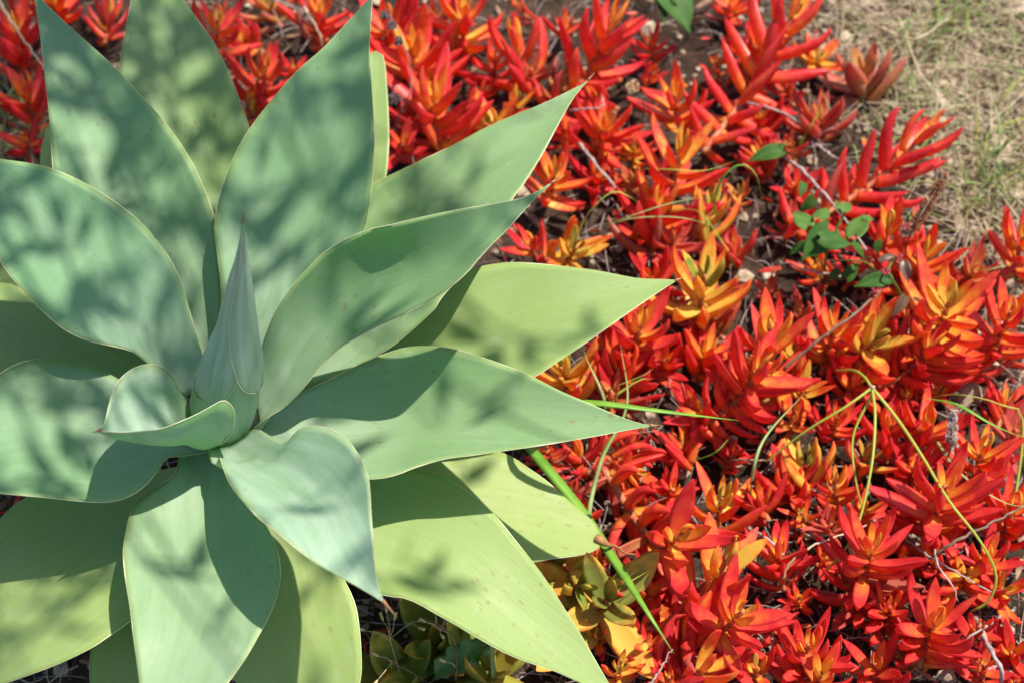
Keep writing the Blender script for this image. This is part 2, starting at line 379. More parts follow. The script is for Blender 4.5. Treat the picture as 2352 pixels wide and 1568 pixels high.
LV['H'] = agave_leaf([(570,990),(590,983),(615,997),(640,1011),(659,1016),(672,999),(691,982),(720,976),(756,983),(792,1003),(817,1033),(835,1069),(847,1105),(852,1184),(857,1256),(862,1310),(872,1355),(884,1384)],
    [(474,1020),(482,1048),(490,1066),(499,1060),(503,1044),(509,1062),(522,1098),(547,1137),(594,1188),(630,1216),(677,1256),(715,1285),(760,1312),(808,1338),(850,1362),(884,1384)],
    [.305,.40,.46,.47,.45], .20, .05, wave=.006, tiplen=.02, bloom=.55)
LV['I'] = agave_leaf([(500,1012),(510,1060),(540,1115),(570,1160),(608,1202),(626,1234),(641,1281),(643,1328),(634,1375),(619,1411),(598,1450),(569,1501),(540,1544),(522,1568),(450,1660),(350,1780)],
    [(430,1000),(412,1040),(410,1052),(409,1069),(396,1090),(374,1108),(346,1128),(317,1150),(304,1166),(292,1206),(284,1249),(283,1278),(288,1328),(299,1393),(306,1454),(313,1508),(320,1568),(333,1680),(350,1780)],
    [.262,.305,.34,.33,.29], .11, .3, wave=.004, bloom=.3)
LV['J'] = agave_leaf([(480,1036),(450,1042),(414,1047),(387,1049),(374,1062),(360,1083),(335,1112),(306,1133),(266,1148),(216,1151),(144,1146),(72,1139),(0,1131),(-120,1112),(-270,1085)],
    [(440,960),(380,930),(320,895),(275,872),(252,859),(216,843),(162,827),(119,821),(72,825),(36,836),(0,857),(-90,930),(-190,1020),(-270,1085)],
    [.28,.33,.37,.39,.39], .14, .1, wave=.004)
LV['K'] = agave_leaf([(520,1008),(535,990),(540,953),(533,931),(518,919),(504,921),(479,935),(443,954),(396,974),(364,984),(324,989),(270,991),(226,989)],
    [(440,960),(430,925),(407,884),(396,859),(378,843),(353,836),(324,838),(295,852),(270,877),(256,909),(247,942),(240,972),(226,989)],
    [.345,.41,.43,.45,.47], 1.05, .0, thick=.008, gpow=2.2, bloom=.75, zR=[.295,.37,.42,.45,.47], mid=[(486,1018,.280),(462,1020,.315),(420,1004,.35),(372,1004,.385),(320,1003,.41),(270,998,.44),(226,989,.47)])
LV['O'] = agave_leaf([(560,1060),(750,1070),(870,1070),(937,1075),(969,1078),(1005,1090),(1041,1108),(1069,1126),(1113,1159),(1149,1195),(1177,1231),(1203,1263),(1239,1310),(1271,1357),(1303,1407),(1329,1447),(1357,1497),(1386,1547),(1420,1605)],
    [(540,1110),(650,1230),(760,1310),(877,1364),(915,1369),(954,1382),(1005,1411),(1059,1441),(1113,1472),(1167,1501),(1221,1522),(1275,1540),(1336,1568),(1420,1605)],
    [.20,.24,.25,.22,.17], .08, .85, wave=.006)
LV['P'] = agave_leaf([(640,1040),(850,1030),(1030,1025),(1100,1028),(1156,1040),(1185,1054),(1221,1079),(1257,1105),(1293,1137),(1329,1169),(1357,1191),(1372,1213),(1379,1238)],
    [(640,1150),(850,1280),(1080,1310),(1233,1288),(1275,1281),(1329,1274),(1360,1266),(1377,1255),(1379,1238)],
    [.17,.19,.18,.15,.125], .06, 1., spine=False)
LV['N'] = agave_leaf([(560,1080),(690,1180),(760,1270),(796,1342),(810,1371),(821,1411),(829,1490),(826,1568),(790,1680),(700,1800)],
    [(510,1100),(500,1250),(480,1400),(500,1500),(531,1555),(544,1568),(600,1680),(700,1800)],
    [.20,.24,.24,.20,.15], .09, .9, wave=.004)
LV['Lf'] = agave_leaf([(440,1110),(400,1270),(350,1370),(302,1421),(252,1457),(209,1486),(144,1519),(72,1547),(18,1566),(-60,1592),(-170,1620)],
    [(410,1070),(300,1090),(170,1100),(65,1139),(0,1189),(-80,1290),(-140,1420),(-170,1540),(-170,1620)],
    [.20,.24,.25,.22,.17], .08, .8, wave=.004)
LV['M'] = agave_leaf([(470,1120),(470,1300),(440,1450),(400,1568),(330,1700),(270,1800)],
    [(420,1120),(300,1260),(240,1380),(209,1486),(207,1568),(220,1680),(270,1800)],
    [.16,.18,.18,.14,.1], .08, .9)
LV['Q'] = agave_leaf([(440,980),(300,930),(150,900),(0,880),(-120,840),(-250,770)],
    [(430,900),(330,850),(240,800),(150,730),(47,663),(0,650),(-100,660),(-250,770)],
    [.22,.26,.28,.28,.25], .12, .7)
LV['Q2'] = agave_leaf([(430,940),(200,800),(80,720),(0,680),(-100,620),(-180,540)],
    [(430,900),(260,740),(130,640),(40,580),(0,555),(-90,530),(-180,540)],
    [.18,.20,.22,.22,.2], .1, .9)
# dried curled end of the blunt leaf
plf = LV['P'][0]
P = [at(1368,1236,.128)-AO, at(1380,1240,.128)-AO, at(1394,1249,.12)-AO, at(1419,1256,.105)-AO, at(1437,1270,.095)-AO, at(1473,1272,.085)-AO]
Vt, Ft = tube_geo(crv(P, 14), np.interp(np.linspace(0, 1, 14), [0, .12, .3, .6, 1], [.006, .0055, .0024, .0012, .0004]), 7)
obj('dried_tip', mesh('dried_tip', Vt, Ft), M_SPINE, plf)

# central bud: furled spear with two visible wrapping leaves
def build_bud():
    rows = [(508,555.5,560.5),(530,552.5,562),(560,549,563.5),(601,541,566.5),(649,527,573),(697,515,579.5),(757,500,587),(798,482,594),(835,467,598.5),(883,449,597.5),(925,437,591),(955,440,581),(985,468,562),(998,490,545)]
    ys = np.array([r[0] for r in rows], float); xl = np.array([r[1] for r in rows], float); xr = np.array([r[2] for r in rows], float)
    def zy(y): return .645 - .345 * (y - 508) / (965 - 508) if y < 965 else .30 - .03 * (y - 965) / 33
    def ring(y):
        a, b = np.interp(y, ys, xl), np.interp(y, ys, xr); cx = (a + b) / 2; c = at(cx, y, zy(y))
        dep = (c - C0) @ FW; return cx, (b - a) / 2, c, (b - a) / 2 * dep / FV
    SY = np.r_[508, np.linspace(514, 998, 46)]
    ax_top, ax_bot = ring(520)[2], ring(960)[2]; A = unit(ax_top - ax_bot)
    toC = unit(C0 - (ax_top + ax_bot) / 2); U = unit(np.cross(toC, A)); U = -U if U[0] < 0 else U; D = unit(np.cross(A, U)); D = D if D @ toC > 0 else -D
    def pt_(y, phi, off=0.):
        cx, hp, c, r = ring(y); r += off; return c + U * r * math.sin(phi) + D * r * math.cos(phi) - AO
    n, m = len(SY), 28; V, lc, st, F = [], [], [], []
    for i, y in enumerate(SY):
        for k in range(m):
            ph = 2 * math.pi * k / m; V.append(pt_(y, ph)); lc.append((ph * .03, (998 - y) / 1400, 3.)); st.append((0, (998 - y) / 490 * .5, 0))
    F = [(i * m + k, (i + 1) * m + k, (i + 1) * m + (k + 1) % m, i * m + (k + 1) % m) for i in range(n - 1) for k in range(m)]
    F += [tuple(range(m)), tuple(range((n - 1) * m, n * m))[::-1]]
    b = obj('central_bud', mesh('central_bud', V, F, attrs={'lc': lc, 'st': st}), M_AG, agave); b['tone'] = 0.; b['bloom'] = .75; b['label'] = 'furled pale blue green spear at the heart'
    P = [pt_(514, 0) + A * (-.004 + .022 * u) for u in np.linspace(0, 1, 5)]; P[0] = (np.array(pt_(512, 0)) + np.array(pt_(512, math.pi))) / 2
    Vt, Ft = tube_geo([P[0], P[0] + A * .006, P[0] + A * .012, P[0] + A * .018], [.0016, .0011, .0007, .0002], 6)
    obj('tip_spine', mesh('tip_spine', Vt, Ft), M_SPINE, b)
    def phi_of(x, y):
        cx, hp, _, _ = ring(y); return math.asin(max(-1, min(1, (x - cx) / hp)))
    def wrap(bound, y0, y1, side, off, seed):
        bx = np.array(bound, float); rows_y = np.linspace(y0, y1, 40); V, lc, st, E = [], [], [], []; m = 16
        for y in rows_y:
            pb = phi_of(np.interp(y, bx[:, 1], bx[:, 0]), y); pe = side * 1.95
            for k in range(m):
                f = k / (m - 1); ph = pb + (pe - pb) * f
                V.append(pt_(y, ph, off * (1 if k else .85) * min(1, (y - y0 + 4) / 90))); lc.append((ph * .03 + seed, (998 - y) / 1400, seed)); st.append((0, .1, 0))
            E.append(V[-m])
        nv = len(V); V2 = [np.array(v) - (np.array(v) - (ring(rows_y[i // m])[2] - AO)) * .0 - D * .0 for i, v in enumerate(V)]
        F = [(i * m + k, i * m + k + 1, (i + 1) * m + k + 1, (i + 1) * m + k) for i in range(39) for k in range(m - 1)]
        # inner skin gives the sheet its thickness
        for i, y in enumerate(rows_y):
            pb = phi_of(np.interp(y, bx[:, 1], bx[:, 0]), y); pe = side * 1.95
            for k in range(m): V.append(pt_(y, pb + (pe - pb) * k / (m - 1), -.0006)); lc.append(lc[i * m + k]); st.append((0, .1, 0))
        F += [(nv + i * m + k, nv + (i + 1) * m + k, nv + (i + 1) * m + k + 1, nv + i * m + k + 1) for i in range(39) for k in range(m - 1)]
        F += [(i * m, (i + 1) * m, nv + (i + 1) * m, nv + i * m) for i in range(39)] + [(39 * m + k, 39 * m + k + 1, nv + 39 * m + k + 1, nv + 39 * m + k) for k in range(m - 1)]
        lf = obj('furled_leaf', mesh('furled_leaf', V, F, attrs={'lc': lc, 'st': st}), M_AG, agave); lf['tone'] = 0.; lf['bloom'] = .95
        Vt, Ft = tube_geo(crv(E, 50), .00045, 5); obj('margin', mesh('margin', Vt, Ft), M_MAR, lf)
    wrap([(557,535),(551,615),(534,697),(531,731),(536,779),(549,820),(564,842),(583,857),(599,868)], 535, 866, 1, .0030, 1.)
    wrap([(557,545),(556,615),(545,697),(542,731),(545,779),(549,820),(541,837),(531,850),(518,864),(505,872),(482,880),(455,884)], 545, 883, -1, .0016, 2.)
build_bud()
def lump(name, c, r, mat, parent, squash=(1, 1, 1), nz=.25, seed=0, sub=2):
    bm = bmesh.new(); bmesh.ops.create_icosphere(bm, subdivisions=sub, radius=1)
    q = random.Random(seed)
    k = [q.uniform(2, 4) for _ in range(3)]; p = [q.uniform(0, 6) for _ in range(3)]
    for v in bm.verts:
        f = 1 + nz * math.sin(k[0] * v.co.x + p[0]) * math.cos(k[1] * v.co.y + p[1]) + nz * .6 * math.sin(k[2] * 2 * v.co.z + p[2])
        v.co = Vector((v.co.x * squash[0] * r * f, v.co.y * squash[1] * r * f, v.co.z * squash[2] * r * f)) + Vector(c)
    me = bpy.data.meshes.new(name); bm.to_mesh(me); bm.free(); me.polygons.foreach_set('use_smooth', [True] * len(me.polygons))
    return obj(name, me, mat, parent)
zz = np.linspace(-.03, .235, 24)
Vt, Ft = tube_geo([(math.sin(z * 20) * .004, math.cos(z * 25) * .004, z) for z in zz], [.05 + .005 * math.sin(z * 160) for z in zz], 20)
obj('stem', mesh('stem', Vt, Ft), M_TRUNK, agave)

# ------------------------------------------------------------------ red succulents
def succ_leaf(name, Wd, curl, cup, T, tipc=0.):
    t = np.array([0, .06, .16, .3, .45, .6, .74, .86, .94, .98, 1.]); wv = np.interp(t, [0, .08, .2, .36, .52, .68, .82, .92, .97, 1], [.6, .66, .86, 1, .99, .86, .60, .34, .17, .03]) * Wd / 2
    tv = np.interp(t, [0, .2, .6, .9, 1], [.95, 1, .85, .5, .08]) * T
    ang = curl * t + tipc * np.clip(t - .6, 0, 1) * 2.5; dt = np.diff(t)
    y = np.r_[0, np.cumsum(np.cos((ang[1:] + ang[:-1]) / 2) * dt)]; z = np.r_[0, np.cumsum(np.sin((ang[1:] + ang[:-1]) / 2) * dt)]
    V, st, F = [], [], []; ring = [(-1, 0), (-.55, 0), (0, 0), (.55, 0), (1, 0), (.62, 1), (0, 1), (-.62, 1)]; m = 8
    for i in range(len(t)):
        ny, nz_ = -math.sin(ang[i]), math.cos(ang[i])
        for s, b in ring:
            h = -cup * wv[i] * (1 - s * s) - (tv[i] * (1 - abs(s) ** 1.5) * (1.25 if s == 0 else 1) if b else 0) + (0 if b or abs(s) == 1 else .0)
            V.append((s * wv[i], y[i] + ny * h, z[i] + nz_ * h)); st.append((s, t[i], b))
    for i in range(len(t) - 1):
        for k in range(m): F.append((i * m + k, i * m + (k + 1) % m, (i + 1) * m + (k + 1) % m, (i + 1) * m + k))
    F.append(tuple(range(m))[::-1]); F.append(tuple((len(t) - 1) * m + k for k in range(m)))
    me = mesh(name, V, F, attrs={'st': st}); me.materials.append(M_SUC); return me
LEAFM = [succ_leaf('succulent_leaf', w_, c_, cu, T_, tp) for w_, c_, cu, T_, tp in
         ((.25, .35, .15, .12, .0), (.22, .65, .25, .11, .1), (.27, .2, .1, .12, -.2), (.23, -.15, .2, .11, .7), (.21, .55, .35, .11, -.5), (.28, .45, .1, .13, .3), (.24, .15, .2, .12, .6), (.20, .8, .3, .11, -.2))]
LEAFB = [succ_leaf('broad_leaf', w_, c_, cu, T_, tp) for w_, c_, cu, T_, tp in ((.42, .3, .25, .08, .0), (.38, .0, .3, .08, .2), (.45, .45, .3, .07, -.2))]
n_shoot = 0
def shoot(apex, base, az, L, nodes, hue, label, group=None, f0=.12, opening=1., dull=0., bz=None, broad=False, name='red_succulent', cat='succulent', seed=None, apexhue=.46, sag=.35, pw=1.25, hook=False):
    global n_shoot; n_shoot += 1; q = random.Random(seed if seed is not None else n_shoot * 13 + 5)
    L *= 1.42; az *= 1.15
    P1 = at(*apex, az); P0 = at(*base, bz if bz is not None else .012)
    e = empty(name, P0, label, cat, group)
    mid = (P0 + P1) / 2; mid = mid + np.array([(P1[0] - P0[0]) * .12, (P1[1] - P0[1]) * .12, -abs(P1[2] - P0[2]) * sag * .5])
    if hook: mid = P0 * .28 + P1 * .72; mid[2] = P0[2] + .12 * (P1[2] - P0[2])
    ax = crv([P0, mid, P1], 40); T = unit(np.gradient(ax, axis=0))
    Vt, Ft = tube_geo(ax - P0, np.linspace(.0045, .0028, 40) * (L / .075) ** .5, 7); obj('stem', mesh('stem', Vt, Ft), M_SSTEM, e)
    A0 = T[-1]; r0 = unit(np.cross(A0, [q.uniform(-1, 1), q.uniform(-1, 1), q.uniform(-.5, .5)])); rot0 = q.uniform(0, 6.28)
    # node positions are denser near the apex
    nodes = int(round(nodes * 1.25))
    for j in range(nodes):
        f = 1 - (1 - f0) * (j / max(1, nodes - 1)) ** pw; i = min(39, max(0, int(f * 39)))
        A = T[i]; u = unit(r0 - A * (r0 @ A)); v = np.cross(A, u)
        prof = [.40, .60, .80, .93, 1.0][j] if j < 5 else 1. - .035 * (j - 5)
        alpha = [17, 31, 42, 50, 55][j] if j < 5 else min(84, 56 + (j - 4) * 3.6)
        a0 = rot0 + (j % 2) * math.pi / 2 + j * .09 + q.uniform(-.22, .22)
        for s in (0, 1):
            if j > 3 and q.random() < .07: continue
            th = a0 + s * math.pi + q.uniform(-.16, .16); rd = u * math.cos(th) + v * math.sin(th)
            al = R((alpha + q.uniform(-7, 9)) * opening)
            Y = unit(A * math.cos(al) + rd * math.sin(al)); Z = unit(A * math.sin(al) - rd * math.cos(al)); X = np.cross(Y, Z)
            ro = q.uniform(-.25, .25); X, Z = X * math.cos(ro) + Z * math.sin(ro), Z * math.cos(ro) - X * math.sin(ro)
            ln = L * prof * q.uniform(.84, 1.12); wd = ln * q.uniform(.78, 1.02) * (1.15 if j < 3 else 1)
            p = ax[i] - P0 + rd * .002 - A * .001
            o = bpy.data.objects.new('leaf', q.choice(LEAFB if broad else (LEAFM[:3] if j < 3 else LEAFM))); col.objects.link(o); o.parent = e
            o.matrix_basis = Matrix(((X[0] * wd, Y[0] * ln, Z[0] * ln, p[0]), (X[1] * wd, Y[1] * ln, Z[1] * ln, p[1]), (X[2] * wd, Y[2] * ln, Z[2] * ln, p[2]), (0, 0, 0, 1)))
            o['hue'] = float(hue + (apexhue * [1., .6, .25][j] if j < 3 else 0) + q.uniform(-.07, .07) + (.10 * q.random() if j > 6 else 0))
            o['dull'] = float(min(1, dull + (q.uniform(.3, .8) if j > 6 and q.random() < .12 else 0)))
    return e
G_CL = 'red succulent shoots of the ground cover'
KEY = [  # apex, base, apex height, leaf length, nodes, hue, label
 ((1411,43),(1290,215),.13,.066,10,.08,'big bright red succulent shoot with broad curling leaves beside a dark green leaf',{}),
 ((1185,88),(1215,190),.10,.060,5,.10,'scarlet succulent rosette with upright cupped leaves like a tulip above the long agave leaf',{}),
 ((1835,8),(1672,262),.15,.068,12,.10,'long red succulent shoot with many spreading leaves beside a faded brown rosette',{'bz': .06, 'pw': 1., 'f0': .06}),
 ((2140,292),(1890,480),.14,.064,12,.03,'deep red bottlebrush shaped succulent shoot stretching over the bare sandy soil',{'bz': .05, 'pw': .9, 'f0': .05}),
 ((1566,338),(1530,470),.12,.064,7,.26,'orange red succulent shoot with tall upright leaves above a darker red cluster',{}),
 ((1512,470),(1500,560),.08,.060,8,.06,'dark red succulent cluster crossed by arching grass blades',{}),
 ((992,225),(1005,330),.10,.066,9,.13,'orange red succulent shoot with thick bent leaves by the dark seed stalk',{}),
 ((1275,390),(1255,450),.10,.046,7,.22,'orange succulent rosette with yellow heart next to two agave leaf tips',{}),
 ((1325,568),(1270,590),.09,.046,7,.50,'yellow orange succulent rosette with short blunt leaves',{}),
 ((500,45),(480,130),.10,.046,7,.14,'red succulent rosette with yellow green heart framed between two agave leaves',{}),
 ((608,150),(590,235),.10,.056,6,.06,'scarlet succulent shoot with tall narrow leaves in the notch behind the agave',{}),
 ((575,232),(560,280),.06,.040,4,.22,'small red succulent with a pale yellow leaf low in the notch behind the agave',{}),
 ((1771,762),(1800,870),.14,.062,8,.24,'orange red succulent shoot with long green tinged lower leaves',{}),
 ((1752,838),(1640,945),.14,.060,12,.02,'dense bright red succulent shoot with many overlapping leaves above a green grass blade',{'bz': .05, 'pw': .95, 'f0': .08}),
 ((1617,632),(1610,740),.12,.064,6,.58,'olive green and red succulent shoot with tall leaves beside an agave tip',{}),
 ((2182,690),(2150,780),.13,.062,7,.32,'orange succulent shoot with a yellow heart and a long drooping leaf',{}),
 ((2320,716),(2290,800),.11,.050,8,.08,'red star shaped succulent at the edge of the bare soil',{}),
 ((1926,955),(1910,1000),.07,.036,6,.03,'small clear red succulent rosette under the forked grass runner',{}),
 ((1919,747),(1895,830),.10,.050,7,.14,'red and green succulent shoot crossed by a dark twig',{}),
 ((2012,783),(1940,800),.09,.070,6,.40,'orange yellow succulent with one long leaf lying sideways',{}),
 ((2145,790),(2040,870),.10,.054,11,.04,'drooping red succulent shoot with orange curled lower leaves',{}),
 ((2045,975),(2040,1040),.07,.040,6,.03,'low crimson succulent rosette beside the grey seed spike',{}),
 ((2131,970),(2110,1040),.08,.046,6,.12,'red succulent with a glowing yellow heart behind the grey seed spike',{}),
 ((2261,1025),(2240,1110),.09,.048,7,.22,'orange red succulent rosette with tall thin leaves under a curved grass blade',{}),
 ((1566,1228),(1385,1075),.155,.064,11,.09,'sharp coral red succulent shoot with yellow green heart beside the blunt agave leaf',{'apexhue': .5, 'bz': .06, 'pw': .95, 'f0': .08, 'hook': True}),
 ((1708,1402),(1470,1436),.145,.054,13,.08,'long coral red succulent shoot lying sideways with paired leaves and a yellow heart',{'apexhue': .5, 'bz': .06, 'pw': .9, 'f0': .06, 'hook': True}),
 ((1660,1140),(1650,1200),.07,.044,5,.36,'open orange and green succulent rosette in a dark gap',{}),
 ((1668,1285),(1590,1420),.12,.066,5,.30,'succulent with two very large upright red and olive leaves',{}),
 ((1919,1100),(1925,1150),.06,.034,6,.22,'small orange red succulent under the straight grass stem',{}),
 ((1850,1058),(1860,1110),.05,.040,5,.52,'small green and red succulent almost hidden in shade',{}),
 ((2005,1248),(1985,1370),.13,.054,11,.10,'large orange red succulent shoot crossed by a thin grass stem',{}),
 ((2171,1115),(2150,1230),.13,.058,9,.07,'red succulent shoot with long upright leaves crossed by the yellow grass runner',{}),
 ((2045,1392),(2030,1440),.08,.036,9,.05,'crimson succulent with short blunt curled leaves',{}),
 ((2150,1425),(2120,1500),.10,.056,9,.08,'red succulent shoot with plump spreading leaves by the grey forked twig',{}),
 ((2268,1272),(2260,1330),.08,.038,7,.06,'small dense red succulent rosette inside the bend of the grass runner',{}),
 ((1858,1480),(1840,1560),.09,.050,7,.10,'red succulent with one broad orange leaf pointing aside',{}),
 ((1885,1545),(1880,1600),.09,.050,6,.16,'bright red succulent with tall leaves at the bottom of the bed',{}),
 ((1620,1535),(1500,1590),.09,.064,8,.08,'red succulent shoot with one long smooth horizontal leaf',{}),
 ((1345,1345),(1250,1300),.09,.050,6,.95,'green succulent rosette with pink tipped blunt leaves under the agave leaf',{'apexhue': 0}),
 ((1392,1378),(1385,1400),.085,.072,5,.66,'pale olive and salmon succulent rosette with broad flat leaves',{'dull': .15, 'broad': True, 'opening': 1.25}),
 ((2042,512),(2035,590),.12,.050,6,.12,'red succulent rosette with bright yellow heart behind the heart leaved weed',{'apexhue': .6}),
 ((2125,575),(2110,640),.10,.050,6,.26,'orange succulent shoot beside the brown seed spike',{}),
 ((2350,545),(2340,620),.10,.050,6,.16,'orange red succulent standing alone at the bare soil',{}),
 ((1985,165),(1990,215),.06,.052,6,.34,'faded peach brown succulent rosette on the sandy soil',{'dull': .62, 'broad': True}),
 ((1548,215),(1570,290),.10,.050,7,.18,'orange red succulent rosette in shade beside a small grey flower head',{}),
 ((1472,742),(1440,830),.11,.052,7,.10,'coral red succulent rosette just below the long agave leaf tip',{}),
 ((1432,840),(1420,900),.07,.048,7,.08,'red succulent with drooping leaves between two agave leaves',{}),
 ((1298,838),(1310,900),.07,.054,6,.46,'yellow orange succulent shoot hanging from beneath an agave leaf',{}),
 ((40,70),(50,150),.09,.060,8,.03,'crimson succulent cluster behind a bent dry stalk',{}),
 ((55,205),(75,280),.08,.050,7,.08,'red succulent tangled with grass beside the tall agave leaf',{}),
 ((735,22),(720,90),.08,.044,7,.10,'pinkish red succulent rosette with yellow flecks behind the agave',{}),
 ((885,50),(890,120),.10,.060,7,.02,'vivid red succulent behind the dark seed stalk',{}),
 ((945,105),(960,190),.11,.060,6,.20,'orange succulent with tall thick upright leaves',{}),
 ((1065,25),(1060,100),.10,.054,7,.22,'orange red succulent shoot with a broad amber leaf',{}),
 ((1390,285),(1370,340),.08,.052,8,.14,'muted red and green succulent behind the curled white stem',{}),
 ((1745,1140),(1760,1180),.05,.040,5,.04,'low red succulent with a single drooping leaf',{}),
 ((1630,475),(1625,540),.06,.050,5,.50,'olive orange succulent with leaves lying under green grass',{}),
 ((1460,1080),(1400,1050),.05,.050,6,.14,'orange succulent with flat leaves crossed by a grey green blade',{}),
 ((250,20),(245,80),.05,.036,6,.08,'small blurred red succulent between two tall agave leaves',{}),
 ((1560,1010),(1580,1060),.05,.042,5,.05,'low dull red succulent in deep shade below the bright shoot',{}),
 ((2330,1160),(2310,1230),.08,.046,8,.06,'red succulent with orange lower leaves at the end of a brown twig',{}),
 ((1790,1260),(1800,1330),.07,.044,7,.05,'dark red succulent behind a pale broken twig',{}),
]
for i, (a, b, z, L, n, h, lab, kw) in enumerate(KEY):
    b = (a[0] + (b[0] - a[0]) * (1. if kw.get('hook') else 1.35), a[1] + (b[1] - a[1]) * (1. if kw.get('hook') else 1.35))
    shoot(a, b, z, L * rnd.uniform(1., 1.2), n, h + .02, lab, G_CL, seed=100 + i, **{'pw': 1.05, 'bz': .03, **kw})
# the rest of the carpet: smaller shoots between the named ones
def inside(x, y, poly):
    c = False; j = len(poly) - 1
    for i in range(len(poly)):
        if (poly[i][1] > y) != (poly[j][1] > y) and x < (poly[j][0] - poly[i][0]) * (y - poly[i][1]) / (poly[j][1] - poly[i][1]) + poly[i][0]: c = not c
        j = i
    return c
BEDS = [[(885,0),(1900,0),(1880,200),(1990,430),(2352,700),(2352,1568),(1410,1568),(1250,1290),(1400,1240),(1180,1040),(1520,985),(1235,865),(1570,645),(1100,600),(1280,430),(1180,470),(1350,190),(890,420)],
        [(440,0),(840,0),(575,290)], [(110,0),(300,0),(280,160)], [(0,0),(80,0),(118,330),(0,340)]]
pts = [k[0] for k in KEY]
HARD = [k[0] for k in KEY]
tries = 0; fill = []
while tries < 9000 and len(fill) < 115:
    tries += 1; x, y = rnd.uniform(0, 2352), rnd.uniform(0, 1568)
    if not any(inside(x, y, p) for p in BEDS): continue
    if min((x - p[0]) ** 2 + (y - p[1]) ** 2 for p in pts) < 64 ** 2: continue
    pts.append((x, y)); fill.append((x, y))
STOP = set('with and a an the by in of beside behind above below under over next to two one its at from like crossed between just inside many very stretching standing hanging lying framed low almost tangled tall thick bright long small dark grey green red dry dried big'.split())
def short(lab):
    w_ = lab.split()[:6]
    while w_[-1] in STOP: w_.pop()
    return ' '.join(w_)
SP = []
for x, y in fill:
    h, n_ = rnd.choice([.0, .02, .04, .07, .1, .16, .26, .42]), rnd.choice([4, 5, 6, 7])
    k = min(KEY, key=lambda k: (k[0][0] - x) ** 2 + (k[0][1] - y) ** 2); d = math.hypot(k[0][0] - x, k[0][1] - y)
    c = 'crimson' if h < .03 else 'red' if h < .09 else 'orange red' if h < .2 else 'orange' if h < .4 else 'olive green'
    SP.append((d, x, y, h, n_, '%s %s succulent' % ('sparse' if n_ < 6 else 'bushy', c), short(k[6])))
seen = {}
for d, x, y, h, n_, what, near in sorted(SP):
    r_ = seen.get((what, near), 0); seen[(what, near)] = r_ + 1
    lab = 'low %s %s the %s' % (what, ['beside', 'a little way from', 'further out from', 'well away from'][min(r_, 3)], near)
    a = rnd.uniform(0, 6.28); r = rnd.uniform(10, 70)
    shoot((x, y), (x + r * math.cos(a), y + 20 + abs(r * math.sin(a))), rnd.uniform(.03, .075), rnd.uniform(.022, .050), n_, h, lab, 'low succulents filling the carpet',
          f0=.3, opening=rnd.uniform(.9, 1.2), dull=rnd.choice([0, 0, 0, .15, .4]))
# broad green ones below the agave
for i, (a, b, z, L, h, lab) in enumerate([((1010,1480),(1010,1500),.04,.085,.93,'green succulent with broad orange edged leaves in shade under the agave'),
        ((1130,1540),(1120,1560),.05,.090,.86,'olive succulent with broad orange edged leaves beside a wavy grey leaf'),
        ((930,1570),(930,1590),.03,.080,.98,'dark green broad leaved succulent behind the dried budded weed')]):
    shoot(a, b, z, L, 4, h, lab, None, f0=.2, broad=True, opening=1.25, apexhue=0, seed=900 + i, name='green_succulent')

# ------------------------------------------------------------------ grass, twigs, weeds
def blade(pts3, width, mat, label, group=None, n=26, fold=.3, twist=0., name='grass_strand', taper=(.55, 1, .9, .5, .02)):
    P = crv([at(p[0], p[1], p[2] + (.04 if p[2] > .025 else 0)) for p in pts3], n); W = np.interp(np.linspace(0, 1, n), np.linspace(0, 1, len(taper)), np.array(taper)) * width
    o0 = P[0]; V, F = ribbon_geo(P - o0, W, fold, twist)
    return tag(obj(name, mesh(name, V, F), mat, None, o0), label, 'grass', group)
def stalk(pts3, r, mat, label, cat='twig', name='dry_twig', group=None, n=24, r1=None, wob=.0):
    P = crv([at(p[0], p[1], p[2] + (.04 if p[2] > .025 else 0)) for p in pts3], n)
    if wob: P[1:-1] += nrg.normal(0, wob, (n - 2, 3))
    o0 = P[0]; V, F = tube_geo(P - o0, np.linspace(r, r1 if r1 else r * .5, n) * (1 + .18 * np.sin(np.arange(n) * 2.3)), 6)
    return tag(obj(name, mesh(name, V, F), mat, None, o0), label, cat, group)
blade([(1150,1000,.03),(1230,945,.2),(1350,926,.25),(1500,942,.25),(1600,954,.24),(1697,965,.22)], .0120, M_GRASS, 'bright green grass blade jutting from under an agave leaf across the red succulents')
blade([(1170,980,.01),(1220,1033,.055),(1330,1168,.06),(1392,1258,.065),(1480,1395,.11),(1548,1500,.09)], .0135, M_GRASS, 'dark green grass blade passing beneath the blunt agave leaf', taper=(.8, 1, 1, .8, .02))
blade([(1400,1330,.0),(1352,1215,.03),(1380,1060,.06),(1440,930,.1),(1425,790,.13)], .0060, M_GRASSP, 'grey green upright blade behind the coral red shoot')
blade([(1385,1010,.0),(1388,920,.05),(1350,830,.08),(1340,800,.08)], .0055, M_GRASSP, 'pale short blade beside the yellow orange succulent shoot')
blade([(1385,905,.02),(1420,885,.09),(1480,860,.12),(1500,845,.12)], .004, M_GRASSY, 'short yellow green blade slanting over a red succulent')
blade([(1395,960,.0),(1410,915,.06),(1440,890,.08),(1475,870,.09),(1495,872,.08)], .0065, M_GRASSY, 'small curled lime grass leaf with a withered tip')
blade([(1320,560,.01),(1345,500,.10),(1405,442,.15),(1450,455,.14),(1475,475,.10)], .0042, M_GRASSY, 'yellow green blade bent in an arch below the agave leaf tips')
blade([(1370,520,.02),(1440,500,.10),(1530,470,.14),(1620,452,.13)], .0040, M_GRASSP, 'pale blade lying across the dark red cluster')
blade([(1360,530,.02),(1450,503,.09),(1560,500,.13),(1640,520,.10)], .0036, M_GRASSP, 'thin pale blade curving beneath a longer one', group=None)
